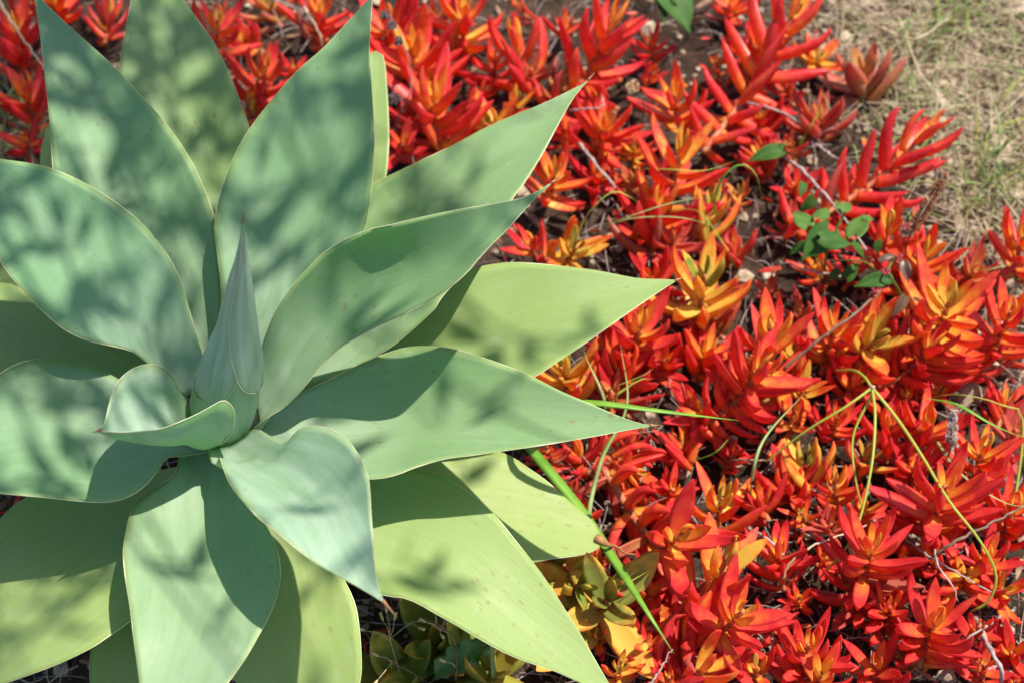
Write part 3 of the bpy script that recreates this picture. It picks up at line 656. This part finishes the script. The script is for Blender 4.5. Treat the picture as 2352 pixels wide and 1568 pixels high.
blade([(1655,520,.01),(1640,470,.08),(1660,410,.13),(1700,378,.15),(1735,400,.14),(1755,470,.08)], .0042, M_GRASS, 'fine green blade bent in a tall hoop near the leafy weed')
blade([(1480,388,.05),(1540,390,.13),(1620,392,.14),(1690,370,.14)], .0030, M_GRASSY, 'thin yellow blade lying level across an orange shoot')
blade([(1640,640,.01),(1620,500,.06),(1598,420,.10)], .0035, M_GRASS, 'slim green blade rising beside an olive shoot')
blade([(1700,640,.01),(1660,560,.07),(1610,490,.10),(1560,480,.11)], .0032, M_GRASS, 'slim green blade leaning over the dark gap')
blade([(1830,340,.0),(1850,310,.06),(1895,235,.10)], .0048, M_GRASS, 'stubby green grass stem on the dark soil by the sandy patch')
blade([(2290,1395,.01),(2350,990,.06),(2300,930,.09),(2200,905,.10),(2140,912,.08)], .0040, M_GRASSY, 'long yellow green blade curving round an orange rosette', twist=.8)
blade([(2130,915,.06),(2200,930,.10),(2280,975,.10),(2352,1005,.08)], .0044, M_GRASS, 'green blade running from a red cluster to the bed edge')
blade([(2120,960,.02),(2200,1080,.08),(2300,1150,.09),(2370,1165,.05)], .0036, M_GRASSP, 'grey green blade crossing behind tall red leaves')
blade([(1720,1170,.02),(1730,1080,.08),(1760,1000,.10),(1850,900,.10)], .0046, M_GRASSP, 'pale jointed grass stem standing in the dark gap')
blade([(1585,1060,.01),(1640,1040,.05),(1680,1000,.06)], .0045, M_GRASS, 'short green blade tip in deep shade by the coral shoot')
blade([(1330,1400,.02),(1420,1350,.07),(1490,1310,.09)], .006, M_GRASSY, 'broad lime blade lying among pale olive leaves')
blade([(1130,1600,.02),(1132,1540,.06),(1128,1470,.10)], .0052, M_GRASSP, 'blue green grass stem beside the wavy grey leaf', taper=(1, 1, 1, 1, .8))
blade([(2210,640,.0),(2270,620,.05),(2360,600,.06)], .0035, M_GRASSP, 'pale blade on sandy soil beside the lone orange succulent')
blade([(2215,750,.02),(2290,735,.07),(2365,735,.06)], .0035, M_GRASSY, 'yellow blade crossing the red star shaped succulent')
# grass runner that forks at a joint
g = empty('grass_runner', at(2003, 890, .17), 'yellow green grass runner forking at a knotted joint above the red bed', 'grass')
for nm, ps, w_ in (('stem', [(2003,890,.13),(2060,960,.12),(2120,1050,.13),(2180,1150,.145),(2250,1240,.13),(2288,1320,.10),(2270,1380,.07),(2230,1402,.05)], .0036),
                   ('stem', [(2003,890,.13),(1940,935,.12),(1850,990,.09),(1760,1060,.04)], .0030), ('stem', [(2003,890,.13),(2010,960,.12),(2000,1080,.11),(1960,1230,.08),(1880,1330,.03)], .0031),
                   ('stem', [(2003,890,.13),(1985,865,.12),(1960,850,.10),(1920,850,.06)], .0031), ('stem', [(2003,905,.12),(1960,1000,.09),(1965,1100,.07),(1985,1180,.04)], .0026)):
    tube(nm, crv([at(p[0], p[1], p[2] + .04) for p in ps], 30), np.linspace(w_ / 2 * 1.3, w_ / 2 * .8, 30), M_GRASSY, g)
lump('joint', (0, 0, 0), .0035, M_STRAW, g, (1, 1, 1.6), .2, 3)
# twigs
TW = [([(1330,330,.03),(1400,415,.06),(1480,520,.02)], .0028, M_TWIG, 'grey woody twig sloping behind the orange rosette'),
      ([(1310,256,.09),(1340,250,.11),(1378,248,.12),(1385,234,.12),(1383,220,.12)], .0016, M_TWIG, 'thin whitish hooked stem beyond the agave leaf tip'),
      ([(1760,330,.02),(1850,400,.05),(1930,490,.08),(1990,575,.10)], .0030, M_TWIG, 'grey purple twig crossing behind the heart leaved weed'),
      ([(1800,850,.05),(1880,780,.09),(1950,730,.11),(2010,680,.11),(2030,655,.10)], .0026, M_TWIGB, 'dark knobbly twig slanting over red leaves'),
      ([(2120,1290,.05),(2210,1235,.09),(2352,1160,.10)], .0024, M_TWIGB, 'long brown twig sticking out over the bed edge'),
      ([(2060,1220,.02),(2140,1280,.07),(2280,1360,.05)], .0016, M_TWIG, 'thin straight grey twig below the brown one'),
      ([(1700,1205,.02),(1760,1235,.05),(1800,1275,.03)], .0028, M_TWIG, 'pale broken twig lying in the dark gap'),
      ([(1795,1330,.03),(1845,1265,.06),(1990,1205,.06)], .0018, M_STRAW, 'slim pale stick wedged between red leaves'),
      ([(2160,1210,.02),(2150,1285,.09),(2190,1345,.10),(2200,1380,.08)], .0018, M_TWIG, 'bent grey twig hanging beside tall red leaves'),
      ([(2235,1410,.02),(2270,1480,.06),(2300,1540,.06),(2295,1600,.02)], .0038, M_TWIG, 'stout grey forked twig on the soil at the bed edge'),
      ([(2330,1395,.0),(2260,1440,.05),(2210,1480,.04),(2230,1570,.0)], .0022, M_TWIG, 'curly grey twig looping over the stout one'),
      ([(1480,1585,.05),(1515,1540,.06),(1545,1490,.07)], .0016, M_TWIG, 'small scaly grey twig at the end of the dark blade'),
      ([(1650,1060,.02),(1720,1056,.04),(1800,1060,.02)], .0018, M_TWIGB, 'short brown twig lying level in shade'),
      ([(690,0,.05),(712,40,.06),(735,80,.05),(742,110,.03)], .0026, M_STRAW, 'straw coloured dry stalk behind the broad agave leaf'),
      ([(-5,-5,.14),(10,25,.14),(60,100,.13),(110,165,.09)], .0024, M_STRAW, 'tan dry stalk with a bend beside the tall agave leaf'),
      ([(2010,60,.02),(2100,90,.04),(2180,40,.03)], .0026, M_STRAW, 'arched straw stem on the sandy soil'),
      ([(2060,30,.01),(2110,160,.04),(2160,240,.02)], .0022, M_STRAW, 'straight pale stem crossing the sandy soil'),
      ([(1870,330,.02),(1935,375,.04)], .0030, M_TWIG, 'short pale twig beside the stubby green grass stem'),
      ([(1690,230,.03),(1800,260,.05),(1900,340,.01)], .0020, M_TWIG, 'grey twig under the long red shoot'),
      ([(1840,60,.01),(1860,250,.02),(1850,330,.01)], .0016, M_TWIGB, 'thin purple brown stem near the faded rosette'),
      ([(1960,640,.03),(1850,620,.08),(1790,600,.07)], .0018, M_TWIG, 'thin tan twig beside the heart leaved weed')]
for ps, r_, m_, lab in TW: stalk(ps, r_, m_, lab, wob=.0008)
# dark dried seed stalk by the agave
e = empty('dried_seed_stalk', at(905, 330, .03), 'dark dried seed stalk with round seed clusters beside the broad agave leaf', 'seed stalk')
tube('stem', crv([at(*p) for p in [(905,330,.03),(915,270,.10),(940,220,.15),(945,170,.17),(930,110,.19),(915,70,.20),(892,30,.21)]], 30), np.linspace(.0016, .0009, 30), M_SEEDG, e)
O_ = np.array(e.location)
def cluster(parent, c, r, nn, mat, name, size, seed):
    q = random.Random(seed); V, F = [], []
    for i in range(nn):
        d = unit(np.array([q.gauss(0, 1) for _ in range(3)])) * r * q.random() ** .4; s = size * q.uniform(.6, 1.3)
        b = len(V); V += [c + d + np.array(k) * s for k in ((1, 0, 0), (-1, 0, 0), (0, 1, 0), (0, -1, 0), (0, 0, 1.3), (0, 0, -1.3))]
        F += [(b + a1, b + a2, b + a3) for a1, a2, a3 in ((0, 2, 4), (2, 1, 4), (1, 3, 4), (3, 0, 4), (2, 0, 5), (1, 2, 5), (3, 1, 5), (0, 3, 5))]
    o = obj(name, mesh(name, V, F, False), mat, parent); o['kind'] = 'stuff'; return o
for i, (x, y, z, r_) in enumerate([(885,35,.21,.009),(898,60,.205,.009),(915,95,.19,.007),(905,222,.15,.014)]):
    cluster(e, at(x, y, z) - O_, r_, 60, M_SEEDG, 'seed_head', .0019, i)
e = empty('grey_flower_head', at(1460, 330, .0), 'small dried grey flower head on a thin stalk in the shade of red shoots', 'seed stalk')
tube('stem', crv([at(*p) for p in [(1460,330,0),(1480,250,.10),(1455,200,.15)]], 16), .001, M_SEEDG, e)
cluster(e, at(1452, 200, .15) - np.array(e.location), .011, 60, M_BUD, 'seed_head', .0018, 9)
# twiggy tip on top of the frame
e = empty('scaly_dry_sprig', at(742, 60, .02), 'pale dry sprig with tiny scales behind the broad agave leaf', 'twig')
tube('stem', crv([at(*p) for p in [(742,60,.02),(705,30,.12),(660,12,.14),(615,-5,.14)]], 20), .001, M_TWIG, e)
for i, (x, y) in enumerate([(640,5),(665,14),(690,25),(705,40),(650,-2)]): cluster(e, at(x, y, .135) - np.array(e.location), .007, 22, M_TWIG, 'scale_tuft', .0013, 20 + i)
# brown seed spike
def seed_spike(base, p0, p1, rad, mat, label, nn, seed):
    e = empty('seed_spike', at(*base), label, 'seed spike'); O = np.array(e.location); q = random.Random(seed)
    tube('stem', crv([at(*base), at(*p0), at(*p1)], 24), .0012, M_TWIGB, e)
    a, b = at(*p0), at(*p1); ax = unit(b - a); V, F = [], []
    for i in range(nn):
        f = q.random(); d = unit(np.cross(ax, [q.gauss(0, 1), q.gauss(0, 1), q.gauss(0, 1)])); l = rad * q.uniform(.25, 1.15) * (1 - .5 * f)
        c = a + (b - a) * f + d * l + ax * q.uniform(-.003, .003); k = len(V); sz = q.uniform(.0010, .0022)
        r3 = [unit(np.array([q.gauss(0, 1) for _ in range(3)])) for _ in range(2)]
        V += [c + r3[0] * sz, c - r3[0] * sz, c + r3[1] * sz, c - r3[1] * sz, c + (d + ax) * sz * 1.3, c - d * sz]
        F += [(k, k + 2, k + 4), (k + 2, k + 1, k + 4), (k + 1, k + 3, k + 4), (k + 3, k, k + 4), (k + 2, k, k + 5), (k + 1, k + 2, k + 5), (k + 3, k + 1, k + 5), (k, k + 3, k + 5)]
    o = obj('spike', mesh('spike', np.array(V) - O, F, False), mat, e); o['kind'] = 'stuff'
seed_spike((2065,620,.02), (2098,525,.16), (2163,415,.20), .0085, M_SEED, 'brown bristly seed spike leaning over the sandy soil', 700, 3)
seed_spike((2165,1080,.03), (2185,1020,.12), (2190,945,.14), .0065, M_TWIG, 'grey bristly seed spike among low crimson rosettes', 420, 4)
# heart leaved weed
def heart_leaf(Lm, notch=.16, fold=.25, wd=.85):
    V, F = [], []; n, m = 11, 9
    for i in range(n):
        t = i / (n - 1); wv = wd * .5 * (math.sin(math.pi * min(1, .10 + t * .95)) ** .7 if t < .97 else .12) * (1 - .35 * t)
        for k in range(m):
            s = -1 + 2 * k / (m - 1); y = t - notch * abs(s) ** 1.5 * (1 - t) * 1.2
            V.append((s * wv * Lm, y * Lm, (fold * abs(s) ** 1.3 * wv - .18 * t * t + .02 * math.sin(6 * t + 3 * s)) * Lm))
    top = len(V); V += [(x, y, z - .0007) for x, y, z in V]
    for i in range(n - 1):
        for k in range(m - 1):
            a = i * m + k; F += [(a, a + 1, a + m + 1, a + m), (top + a, top + a + m, top + a + m + 1, top + a + 1)]
        a = i * m; F.append((a, a + m, a + m + top, a + top)); a += m - 1; F.append((a, a + top, a + top + m, a + m))
    return mesh('heart_leaf', V, F)
def weed_leaf(parent, base, tip, Lm, mat, me, roll=0., name='leaf'):
    a, b = at(*base), at(*tip); Y = unit(b - a); X = unit(np.cross(Y, [0, 0, 1])); Z = np.cross(X, Y)
    X, Z = X * math.cos(roll) + Z * math.sin(roll), Z * math.cos(roll) - X * math.sin(roll); ln = np.linalg.norm(b - a) * .8
    o = obj(name, me, None, parent); p = a - np.array(parent.location)
    o.matrix_basis = Matrix([[X[k] * ln, Y[k] * ln, Z[k] * ln, p[k]] for k in range(3)] + [[0, 0, 0, 1]])
    o.material_slots[0].link = 'OBJECT' if o.material_slots else 'DATA'
    if o.material_slots: o.material_slots[0].material = mat
    return o
HL = heart_leaf(1.); HL.materials.append(M_WEED); HL2 = heart_leaf(1., .1, -.2, .7); HL2.materials.append(M_WEED); HL3 = heart_leaf(1., .05, .5, .55); HL3.materials.append(M_WEED); HL4 = heart_leaf(1., .0, .4, .24); HL4.materials.append(M_WEED)
e = empty('heart_leaved_weed', at(1900, 660, .01), 'leafy green weed with heart shaped leaves beneath the deep red shoot', 'weed')
tube('stem', crv([at(*p) for p in [(1900,660,.01),(1895,600,.10),(1915,540,.15),(1940,490,.17)]], 20), .0016, M_WEEDL, e)
tube('stem', crv([at(*p) for p in [(1895,620,.08),(1860,560,.13),(1850,500,.15)]], 16), .0012, M_WEEDL, e)
tube('stem', crv([at(*p) for p in [(1910,600,.10),(1980,600,.13),(2010,620,.12)]], 16), .0012, M_WEEDL, e)
for b, t, m_, me, ro in [((1905,530,.17),(1828,608,.15),M_WEED,HL,.2),((1885,545,.175),(1982,560,.165),M_WEED,HL2,-.2),((1855,520,.16),(1815,470,.16),M_WEEDL,HL,.1),((1870,455,.18),(1822,492,.15),M_WEEDL,HL2,.3),
        ((1965,540,.16),(1985,470,.16),M_WEEDL,HL,.5),((1930,480,.18),(1965,455,.17),M_WEEDL,HL2,0.),((1920,470,.17),(1945,500,.15),M_WEEDL,HL,.1),((2015,555,.15),(2018,595,.13),M_WEED,HL,.3),((1985,505,.16),(2018,498,.15),M_WEEDL,HL3,0.),
        ((1960,560,.16),(2000,600,.14),M_WEED,HL,.3),((1880,500,.17),(1905,460,.16),M_WEEDL,HL2,.2),((1850,560,.14),(1800,590,.12),M_WEED,HL3,.3),((1925,620,.12),(1890,650,.10),M_WEED,HL2,.1),((1845,420,.12),(1838,460,.12),M_WEED,HL3,.3),((1800,345,.08),(1700,368,.08),M_WEED,HL3,.2),((1945,640,.11),(1975,590,.13),M_WEED,HL,.2)]:
    weed_leaf(e, b, t, 1, m_, me, ro)
e = empty('purple_leaved_weed', at(2085, 760, .02), 'weed with dusky purple folded leaves and tiny pink dried flowers', 'weed')
tube('stem', crv([at(*p) for p in [(2085,760,.02),(2080,700,.10),(2060,660,.15),(2040,620,.17),(2060,590,.17)]], 22), .0016, M_WEEDL, e)
for b, t, m_, me, ro in [((2045,640,.15),(1945,655,.15),M_WEED,HL3,.2),((2075,600,.16),(2090,660,.15),M_PURP,HL3,-.3),((2080,680,.15),(2045,740,.13),M_PURP,HL3,.4),((2100,690,.15),(2140,705,.13),M_PURP,HL3,.2),((2020,600,.16),(2070,580,.17),M_PURP,HL3,0.),((2050,700,.12),(2000,770,.10),M_WEED,HL3,.4)]:
    weed_leaf(e, b, t, 1, m_, me, ro)
for i, (x, y, z) in enumerate([(2035,625,.18),(2008,670,.16),(2065,592,.18),(2080,520,.17)]): cluster(e, at(x, y, z) - np.array(e.location), .006, 18, M_PINK, 'flower', .0022, 40 + i)
# single dark green leaf at the top edge
e = empty('broad_leaved_weed', at(1580, 90, .0), 'broad dark green leaf beside the big bright red shoot', 'weed')
tube('stem', crv([at(*p) for p in [(1580,90,0),(1570,40,.09),(1545,0,.13),(1525,-40,.13)]], 14), .0016, M_WEED, e)
weed_leaf(e, (1530,-30,.13), (1605,85,.11), 1, M_WEED, HL, .1); weed_leaf(e, (1500,-30,.13), (1545,60,.12), 1, M_WEED, HL3, .4)
# wavy grey edged leaf and dried budded weed at the bottom
def wavy():
    P0, P1 = at(1000, 1545, .07), at(1140, 1470, .10); Y = P1 - P0; ln = np.linalg.norm(Y); Y = Y / ln; X = unit(np.cross(Y, [0, 0, 1])); Z = np.cross(X, Y)
    e = empty('wavy_leaved_weed', at(985, 1560, .0), 'long green leaf with wavy grey underside below the agave', 'weed'); O = np.array(e.location); V, F = [], []; n, m = 26, 9
    for i in range(n):
        t = i / (n - 1); wv = .017 * math.sin(math.pi * min(1, t * .93 + .07)) ** .6
        for k in range(m):
            s = -1 + 2 * k / (m - 1); V.append(P0 + Y * ln * t + X * s * wv + Z * (.5 * abs(s) * wv + .006 * abs(s) ** 2 * math.sin(t * 26 + s)) - O)
    t0 = len(V); V += [v - Z * .0009 for v in V]
    for i in range(n - 1):
        for k in range(m - 1): a = i * m + k; F += [(a, a + 1, a + m + 1, a + m), (t0 + a, t0 + a + m, t0 + a + m + 1, t0 + a + 1)]
        a = i * m; F.append((a, a + m, a + m + t0, a + t0)); a += m - 1; F.append((a, a + t0, a + t0 + m, a + m))
    obj('leaf', mesh('leaf', V, F), M_WAVY, e)
    tube('stem', crv([O, (O + P0) / 2 + [0, 0, .01], P0 + Y * .01], 8), .002, M_WEEDL, e)
    for b, t in (((990,1560,.02),(1080,1400,.08)), ((960,1580,.02),(940,1480,.06)), ((1000,1560,.02),(1050,1450,.05))): weed_leaf(e, b, t, 1, M_WAVY, HL4, .2)
wavy()
e = empty('dried_budded_weed', at(905, 1600, .0), 'dried brown weed with tiny bell shaped buds below the agave', 'weed'); O = np.array(e.location)
def br(ps, r_=.0008): tube('stem', crv([at(*p) for p in ps], 14), np.linspace(r_, r_ * .6, 14), M_TWIGB if r_ > .0007 else M_STRAW, e)
br([(905,1600,0),(1000,1560,.06),(1047,1530,.10),(1046,1500,.12)], .0012)
br([(1047,1560,.08),(1050,1500,.12),(1035,1455,.14),(1000,1430,.15),(960,1415,.15)], .001)
BD = [(838,1447,1),(880,1425,1),(888,1408,1),(905,1425,1),(890,1462,1),(978,1428,1),(1000,1412,1),(995,1395,1),(1026,1402,1),(1042,1402,1),(870,1506,1),(868,1560,1),(1024,1520,1),(1012,1455,1),(960,1440,1),(1200,1535,1)]
HUB = [((895,1466,.15), [0, 1, 2, 3]), ((1000,1440,.145), [5, 6, 7, 13]), ((1010,1450,.14), [8, 9]), ((930,1430,.15), [14]), ((900,1520,.12), [10, 11]), ((1045,1530,.12), [12])]
br([(1035,1455,.14),(960,1425,.15),(895,1466,.15)], .0007); br([(895,1466,.15),(905,1500,.10),(925,1570,.03)], .0007)
br([(870,1506,.12),(940,1540,.09),(1000,1580,.03)], .0009)
for hub, ids in HUB:
    for i in ids:
        x, y, _ = BD[i]; z = hub[2] + .012; br([hub, ((hub[0] + x) / 2 + 3, (hub[1] + y) / 2 - 3, hub[2] + .008), (x, y, z)], .0006)
        a = at(x, y, z); d = unit(a - at(*hub)); Vt, Ft = tube_geo([a - O, a + d * .003 - O, a + d * .007 - O, a + d * .010 - O], [.0006, .0017, .0015, .0021], 7)
        obj('bud', mesh('bud', Vt, Ft), M_BUD, e)

# ------------------------------------------------------------------ loose cover: clods, litter, straw, fine grass
def in_view(n, cond=None, pad=60):
    out = []
    while len(out) < n:
        x, y = rnd.uniform(-pad, 2352 + pad), rnd.uniform(-pad, 1568 + pad)
        if cond is None or cond(x, y): out.append((x, y))
    return out
def sandy(x, y): return x > 1850 + y * .72 + rnd.gauss(0, 70)
def gz(p): return float(g_noise(p[0], p[1]))
def clods():
    bm = bmesh.new(); bmesh.ops.create_icosphere(bm, subdivisions=1, radius=1); B = np.array([v.co for v in bm.verts]); BF = [[v.index for v in f.verts] for f in bm.faces]; bm.free()
    V, F = [], []
    for x, y in in_view(3600, lambda x, y: sandy(x, y) or rnd.random() < .04):
        p = at(x, y, 0); r = rnd.uniform(.0014, .0055) * (rnd.uniform(1.6, 3.6) if rnd.random() < .16 else 1); p[2] = gz(p) + r * .25; k = len(V)
        J = B * (1 + nrg.uniform(-.3, .3, (len(B), 1))) * np.array([rnd.uniform(.8, 1.5), rnd.uniform(.8, 1.4), rnd.uniform(.5, .9)]) * r
        V += list(p + J); F += [tuple(k + i for i in f) for f in BF]
    tag(obj('soil_clods', mesh('soil_clods', V, F, False), M_CLOD), 'small clods of dry tan soil scattered on the ground', 'soil', kind='stuff')
clods()
def strands(name, n, cond, lens, rad, mat, label, cat, lift=.012, bend=.35, flat=False):
    V, F = [], []
    for x, y in in_view(n, cond):
        p = at(x, y, 0); a = rnd.uniform(0, 6.28); l = rnd.uniform(*lens); d = np.array([math.cos(a), math.sin(a), 0]); s = np.array([-d[1], d[0], 0]); b = rnd.uniform(-bend, bend)
        z0 = gz(p) + rnd.uniform(.001, lift); tl = rnd.uniform(-.2, .5) * lift / l * 2
        Pn = np.array([p + d * l * t + s * l * b * t * t + np.array([0, 0, z0 + tl * l * t + .3 * lift * math.sin(math.pi * t)]) for t in np.linspace(0, 1, 6)])
        Vt, Ft = tube_geo(Pn, np.linspace(1, .5, 6) * rnd.uniform(*rad), 3, len(V), False); V += Vt; F += Ft
    tag(obj(name, mesh(name, V, F), mat), label, cat, kind='stuff')
strands('sandy_twigs', 420, sandy, (.02, .10), (.0006, .0017), M_TWIGB, 'dark twig bits strewn on the sandy soil', 'litter', .02)
strands('sandy_grass', 150, sandy, (.03, .12), (.0007, .0013), M_GRASSP, 'green grass stems lying on the sandy soil', 'grass', .05)
bedc = lambda x, y: not sandy(x, y)
strands('twig_litter', 1500, bedc, (.02, .09), (.0005, .0013), M_TWIG, 'thin grey twig litter under the red succulents', 'litter', .03)
strands('brown_litter', 1300, bedc, (.015, .07), (.0005, .0014), M_TWIGB, 'fine dark brown litter under the red succulents', 'litter', .02)
strands('straw_litter', 900, sandy, (.02, .15), (.0006, .0018), M_STRAW, 'dry straw strewn on the sandy soil', 'litter', .02)
strands('bed_straw', 350, bedc, (.015, .06), (.0005, .0012), M_STRAW, 'bits of straw fallen between the red succulents', 'litter', .03)
def tufts(name, centres, per, h, mat, label, spread):
    V, F = [], []
    for cx, cy in centres:
        for _ in range(per):
            p = at(cx + rnd.gauss(0, spread), cy + rnd.gauss(0, spread), 0); p[2] = gz(p); a = rnd.uniform(0, 6.28); l = rnd.uniform(.5, 1.2) * h; d = np.array([math.cos(a), math.sin(a), 0])
            o_ = rnd.uniform(.3, 1.); Pn = np.array([p + d * l * o_ * t ** 1.3 + np.array([0, 0, l * (t - o_ * .75 * t * t)]) for t in np.linspace(0, 1, 7)])
            Vt, Ft = tube_geo(Pn, np.interp(np.linspace(0, 1, 7), [0, .6, 1], [.0016, .0013, .0002]) * rnd.uniform(.7, 1.5), 3, len(V), False); V += Vt; F += Ft
    tag(obj(name, mesh(name, V, F), mat), label, 'grass', kind='stuff')
tufts('fine_grass', [(2140,90),(2190,60),(2260,430),(2300,380),(2080,330),(2040,240),(2260,440),(2320,470),(2060,420),(1980,330)], 9, .11, M_GRASSP, 'fine pale green grass tufts on the sandy soil', 26)
tufts('yellow_grass', [(2290,400),(2240,460),(2180,70),(2120,110),(2330,330)], 9, .08, M_GRASSY, 'fine yellow grass tufts on the sandy soil', 30)
tufts('edge_grass', [(30,250),(60,310),(20,320),(80,340),(10,280),(50,350)], 22, .085, M_GRASSP, 'pale grass tufts tangled beside the tall agave leaf', 22)
tufts('edge_straw', [(30,290),(60,340),(20,340),(90,300)], 22, .08, M_STRAW, 'dry straw tufts tangled beside the tall agave leaf', 24)
# fallen leaves: red bits and brown dead leaves between the shoots
def fallen(name, n, mat_o, hue, dull, label, lens):
    src = LEAFM[0]; co = np.array([v.co for v in src.vertices]); fc = [tuple(p.vertices) for p in src.polygons]; st0 = np.zeros(len(co) * 3, dtype=np.float32); src.attributes['st'].data.foreach_get('vector', st0); st0 = st0.reshape(-1, 3)
    V, F, S = [], [], []
    for x, y in in_view(n, bedc if mat_o is M_SUC else None):
        p = at(x, y, 0); p[2] = gz(p) + rnd.uniform(.002, .03 if bedc(x, y) else .006); e_ = Matrix.Rotation(rnd.uniform(0, 6.28), 3, 'Z') @ Matrix.Rotation(rnd.gauss(0, .5), 3, 'X') @ Matrix.Rotation(rnd.gauss(0, .8), 3, 'Y')
        k = len(V); V += list((co * rnd.uniform(*lens)) @ np.array(e_).T + p); F += [tuple(k + i for i in f) for f in fc]; S += list(st0)
    o = tag(obj(name, mesh(name, V, F, attrs={'st': S}), mat_o), label, 'litter', kind='stuff'); o['hue'] = hue; o['dull'] = dull
fallen('fallen_leaves', 420, M_SUC, .12, .1, 'fallen red succulent leaves on the dark soil', (.014, .034))
fallen('dead_leaves', 380, M_DEADL, 0, 0, 'shrivelled brown leaves on the dark soil', (.014, .04))

# ------------------------------------------------------------------ small tree beyond the bed whose sparse leaves dapple the agave
def tree():
    base = np.array([-.9, 3.3, 0.]); e = empty('shade_tree', base, 'slender sparse leaved tree standing behind the bed and shading the agave', 'tree')
    V, F = [], []
    def limb(P, r0, r1, n=18, s=8):
        Vt, Ft = tube_geo(crv(P, n), np.linspace(r0, r1, n), s, len(V)); V.extend(Vt); F.extend(Ft)
    limb([(0, 0, -.05), (.05, -.05, .8), (.0, -.1, 1.7), (.15, -.2, 3.0)], .055, .028)
    c0 = AX + np.array(SUN) * 2.15 - base; tips = []
    q = random.Random(5); U1 = unit(np.cross(SUN, [0, 0, 1])); U2 = np.cross(U1, SUN)
    ends = []
    for a, b, dn in TREE_SPOTS:
        ends.append(AX + np.array([a, b, 0.]) + np.array(SUN) * (2.3 + q.uniform(-.35, .35)) - base)
    fork = [np.array([.05, -.1, 1.7]), np.array([.15, -.2, 3.0]), np.array([.08, -.15, 2.35])]
    LVt, LF = [], []
    for i, en in enumerate(ends):
        st = fork[i % 3]; mid = (st + en) / 2 + np.array([q.uniform(-.1, .1), q.uniform(-.1, .1), .18]); P = crv([st, mid, en], 26); limb(P[::5], .011, .0022, 20, 6)
        for j in range(int(TREE_SPOTS[i][2] * 1.5)):
            f = q.uniform(.62, 1.); p = P[int(f * 25)]; d = unit(np.array([q.gauss(0, 1), q.gauss(0, 1), q.gauss(0, .6)])); tw = [p, p + d * .06, p + d * .13 + np.array([0, 0, -.02])]; limb(tw, .0016, .0007, 6, 4)
            for k in range(6):
                b = p + d * .13 * q.random(); ld = unit(np.array([q.gauss(0, 1), q.gauss(0, 1), q.gauss(-.4, .6)])); s = unit(np.cross(ld, [q.gauss(0, 1), q.gauss(0, 1), q.gauss(0, 1)])); l = q.uniform(.05, .10); wd = l * .14
                m = len(LVt); LVt.extend([b, b + ld * l * .4 + s * wd, b + ld * l, b + ld * l * .4 - s * wd]); LF.append((m, m + 1, m + 2, m + 3))
    obj('trunk', mesh('trunk', V, F), M_TREEB, e); o = obj('crown', mesh('crown', LVt, LF), M_TREEL, e)
TREE_SPOTS = [(-.25,.36,8),(-.10,.30,8),(-.14,.46,8),(-.34,.20,8),(-.22,.12,9),(.0,.18,7),(.05,.38,9),(.16,.44,8),(.20,.28,9),(.33,.36,9),(.12,.12,7),(.30,.18,8),
              (-.36,.0,8),(-.2,-.04,8),(.42,.08,6),(.24,.0,6),(-.30,-.22,7),(.04,-.26,6),(.26,-.22,5),(-.05,-.38,6),(.5,.25,4),(-.42,.4,7),(-.12,-.16,7),(-.05,.02,6),
              (-.28,.04,8),(.14,-.12,6),(.38,-.08,5),(-.16,-.28,6),(.1,-.36,5),(-.34,-.34,5),(.2,-.32,5)]
tree()
